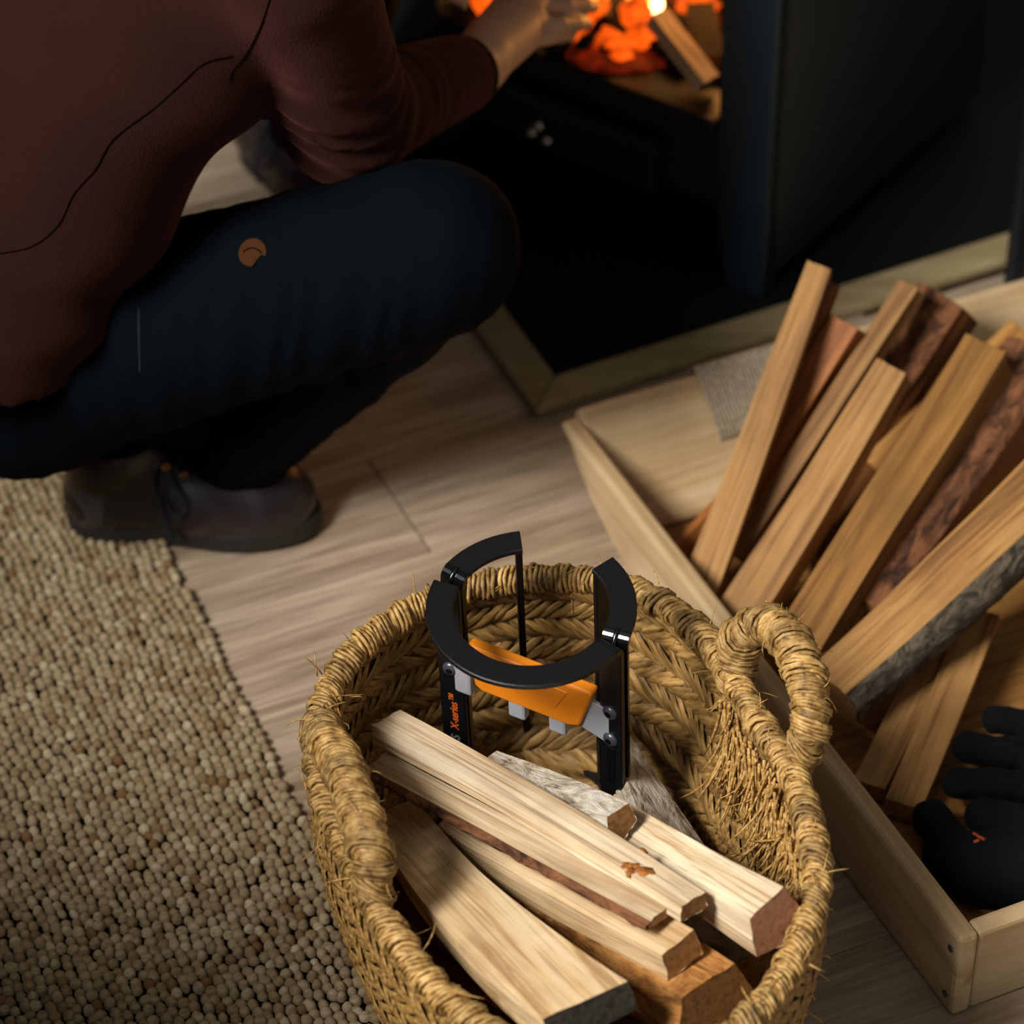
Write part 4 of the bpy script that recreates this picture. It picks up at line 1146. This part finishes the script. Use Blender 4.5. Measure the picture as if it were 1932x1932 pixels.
# hair and eyes (outside the picture, for completeness)
def hair_fn(X, Y, Z):
    d = ell(X, Y, Z, HD + V3((-.012, 0, .066)), (.105, .086, .108)); d = smin(d, ell(X, Y, Z, HD + V3((-.055, 0, .01)), (.060, .078, .085)), .03)
    face = ell(X, Y, Z, HD + V3((.095, 0, .0)), (.075, .090, .115)); return np.maximum(d + .0025 * np.sin(160*Y) * np.sin(40*X), -face)
garment('hair', hair_fn, HD - .17, HD + .20, .007, 'hair')
for s in (-1, 1):
    e = blob('eye', Vector(HD + V3((.092, .033 * s, .045))) - oo, .011, 'eye_white', person, 0, 2)

# shoes
def shoe(px_heel, px_toe, lift, name='shoe'):
    a, b = Vector(px_heel), Vector(px_toe); a.z = b.z = 0; X_ = (b - a); L = X_.length; rz = math.atan2(X_.y, X_.x); k = L / .27
    def up_fn(X, Y, Z):
        d, _ = cone(X, Y, Z, (.040, 0, .050), (.075, 0, .052), .036, .036)
        for p, q, ra, rb in (((.040, 0, .050), (.052, 0, .100), .037, .040), ((.052, 0, .100), (.066, 0, .118), .041, .040), ((.075, 0, .052), (.150, 0, .044), .039, .041), ((.100, 0, .078), (.150, .0, .058), .034, .030),
                             ((.150, 0, .044), (.205, .004, .036), .044, .042), ((.205, .004, .036), (.226, .006, .034), .043, .040)):
            c_, _ = cone(X, Y, Z, p, q, ra, rb); d = smin(d, c_, .022)
        return np.maximum(np.maximum(d + .0006 * np.sin(120*X) * np.sin(90*Z), .018 - Z), Z - .128)
    v, f = sdf_mesh(up_fn, (-.02, -.07, .008), (.29, .07, .145), .0042)
    o = mobj(name, v * k, f, M['leather'], person, True); o.location = Vector((a.x, a.y, lift)) - oo; o.rotation_euler = (0, 0, rz)
    # sole outline
    ol = []
    for t in np.linspace(0, 2 * math.pi, 40, endpoint=False):
        u = .5 - .5 * math.cos(t); w = (.036 + .012 * math.exp(-((u - .70) / .22) ** 2) - .004 * math.exp(-((u - .38) / .14) ** 2)) * (1 - (2 * u - 1) ** 8) ** .5
        ol.append(((.0 + u * .272) * k, math.copysign(1, math.sin(t)) * w * (abs(math.sin(t)) ** .15 if abs(math.sin(t)) > 1e-6 else 0) * k + .004 * u))
    mobj('sole', *prism_vf(ol, .0, .024 * k, 'z', .003), M['rubber'], o)
    # grey heel counter
    def hc_fn(X, Y, Z):
        d, _ = cone(X, Y, Z, (.041, 0, .050), (.052, 0, .096), .0425, .0450); return np.maximum(np.maximum(np.maximum(d, X - .052), .024 - Z), Z - .100)
    if lift > .003:
     v, f = sdf_mesh(hc_fn, (-.02, -.06, .01), (.08, .06, .12), .004); mobj('heel_counter', v * k, f, M['leather_heel'], o, True)
    lc = MB()
    for i in range(4):
        xx, zz = .112 + .018 * i, .112 - .0115 * i
        lc.add(*tube_vf([(xx * k, -.024 * k, (zz - .006) * k), (xx * k, 0, zz * k), (xx * k, .024 * k, (zz - .006) * k)], .0021, 6))
        for s in ((-1, 1) if i < 2 else ()):
            ey = MB().add(*tube_vf([((xx + .001) * k + .003 * math.cos(q), s * .026 * k, (zz - .008) * k + .003 * math.sin(q)) for q in np.linspace(0, 6.28, 9)[:-1]], .0013, 5, True)).build('eyelet', M['eyelet'], o)
    for pts in ([(.112, -.01, .110), (.105, -.035, .095), (.108, -.050, .060), (.118, -.054, .030)], [(.112, -.01, .110), (.122, -.030, .090), (.134, -.044, .070), (.126, -.052, .058), (.114, -.044, .068), (.110, -.018, .104)],
                [(.112, .0, .112), (.120, .030, .090), (.130, .046, .060), (.122, .044, .050), (.112, .02, .1)]):
        lc.add(*tube_vf(catmull(np.array(pts) * k, 6), .0020, 6))
    lc.build('laces', M['lace'], o, True)
    return o
shoe((-0.4405, 2.5706, 0.01), (-0.1896, 2.5702, 0), .004)
shoe((-.300, 3.250, 0), (-.165, 3.040, 0), .002)

# ================================================================== armchair added out of view to shade the rug's lower left corner
ch = empty('shade_armchair', (-.98, 1.24, .014), R(-15))
tag(ch, 'brown upholstered armchair added out of view to shade the rug corner', 'shade_armchair')
for nm, a in (('seat_cushion', (-.22, .22, -.30, .28, .28, .46)), ('arm', (-.34, -.22, -.32, .30, .10, .62)), ('arm', (.22, .34, -.32, .30, .10, .62)),
              ('seat_base', (-.22, .22, -.32, .30, .10, .28)), ('backrest', (-.34, .34, .30, .44, .10, .88))):
    mobj(nm, *box_vf(*a, .035), M['knit'], ch, True)
for x in (-.30, .30):
    for y in (-.27, .39): mobj('leg', *tube_vf([(x, y, 0), (x, y, .10)], [.016, .022], 12), M['split_brown'], ch)
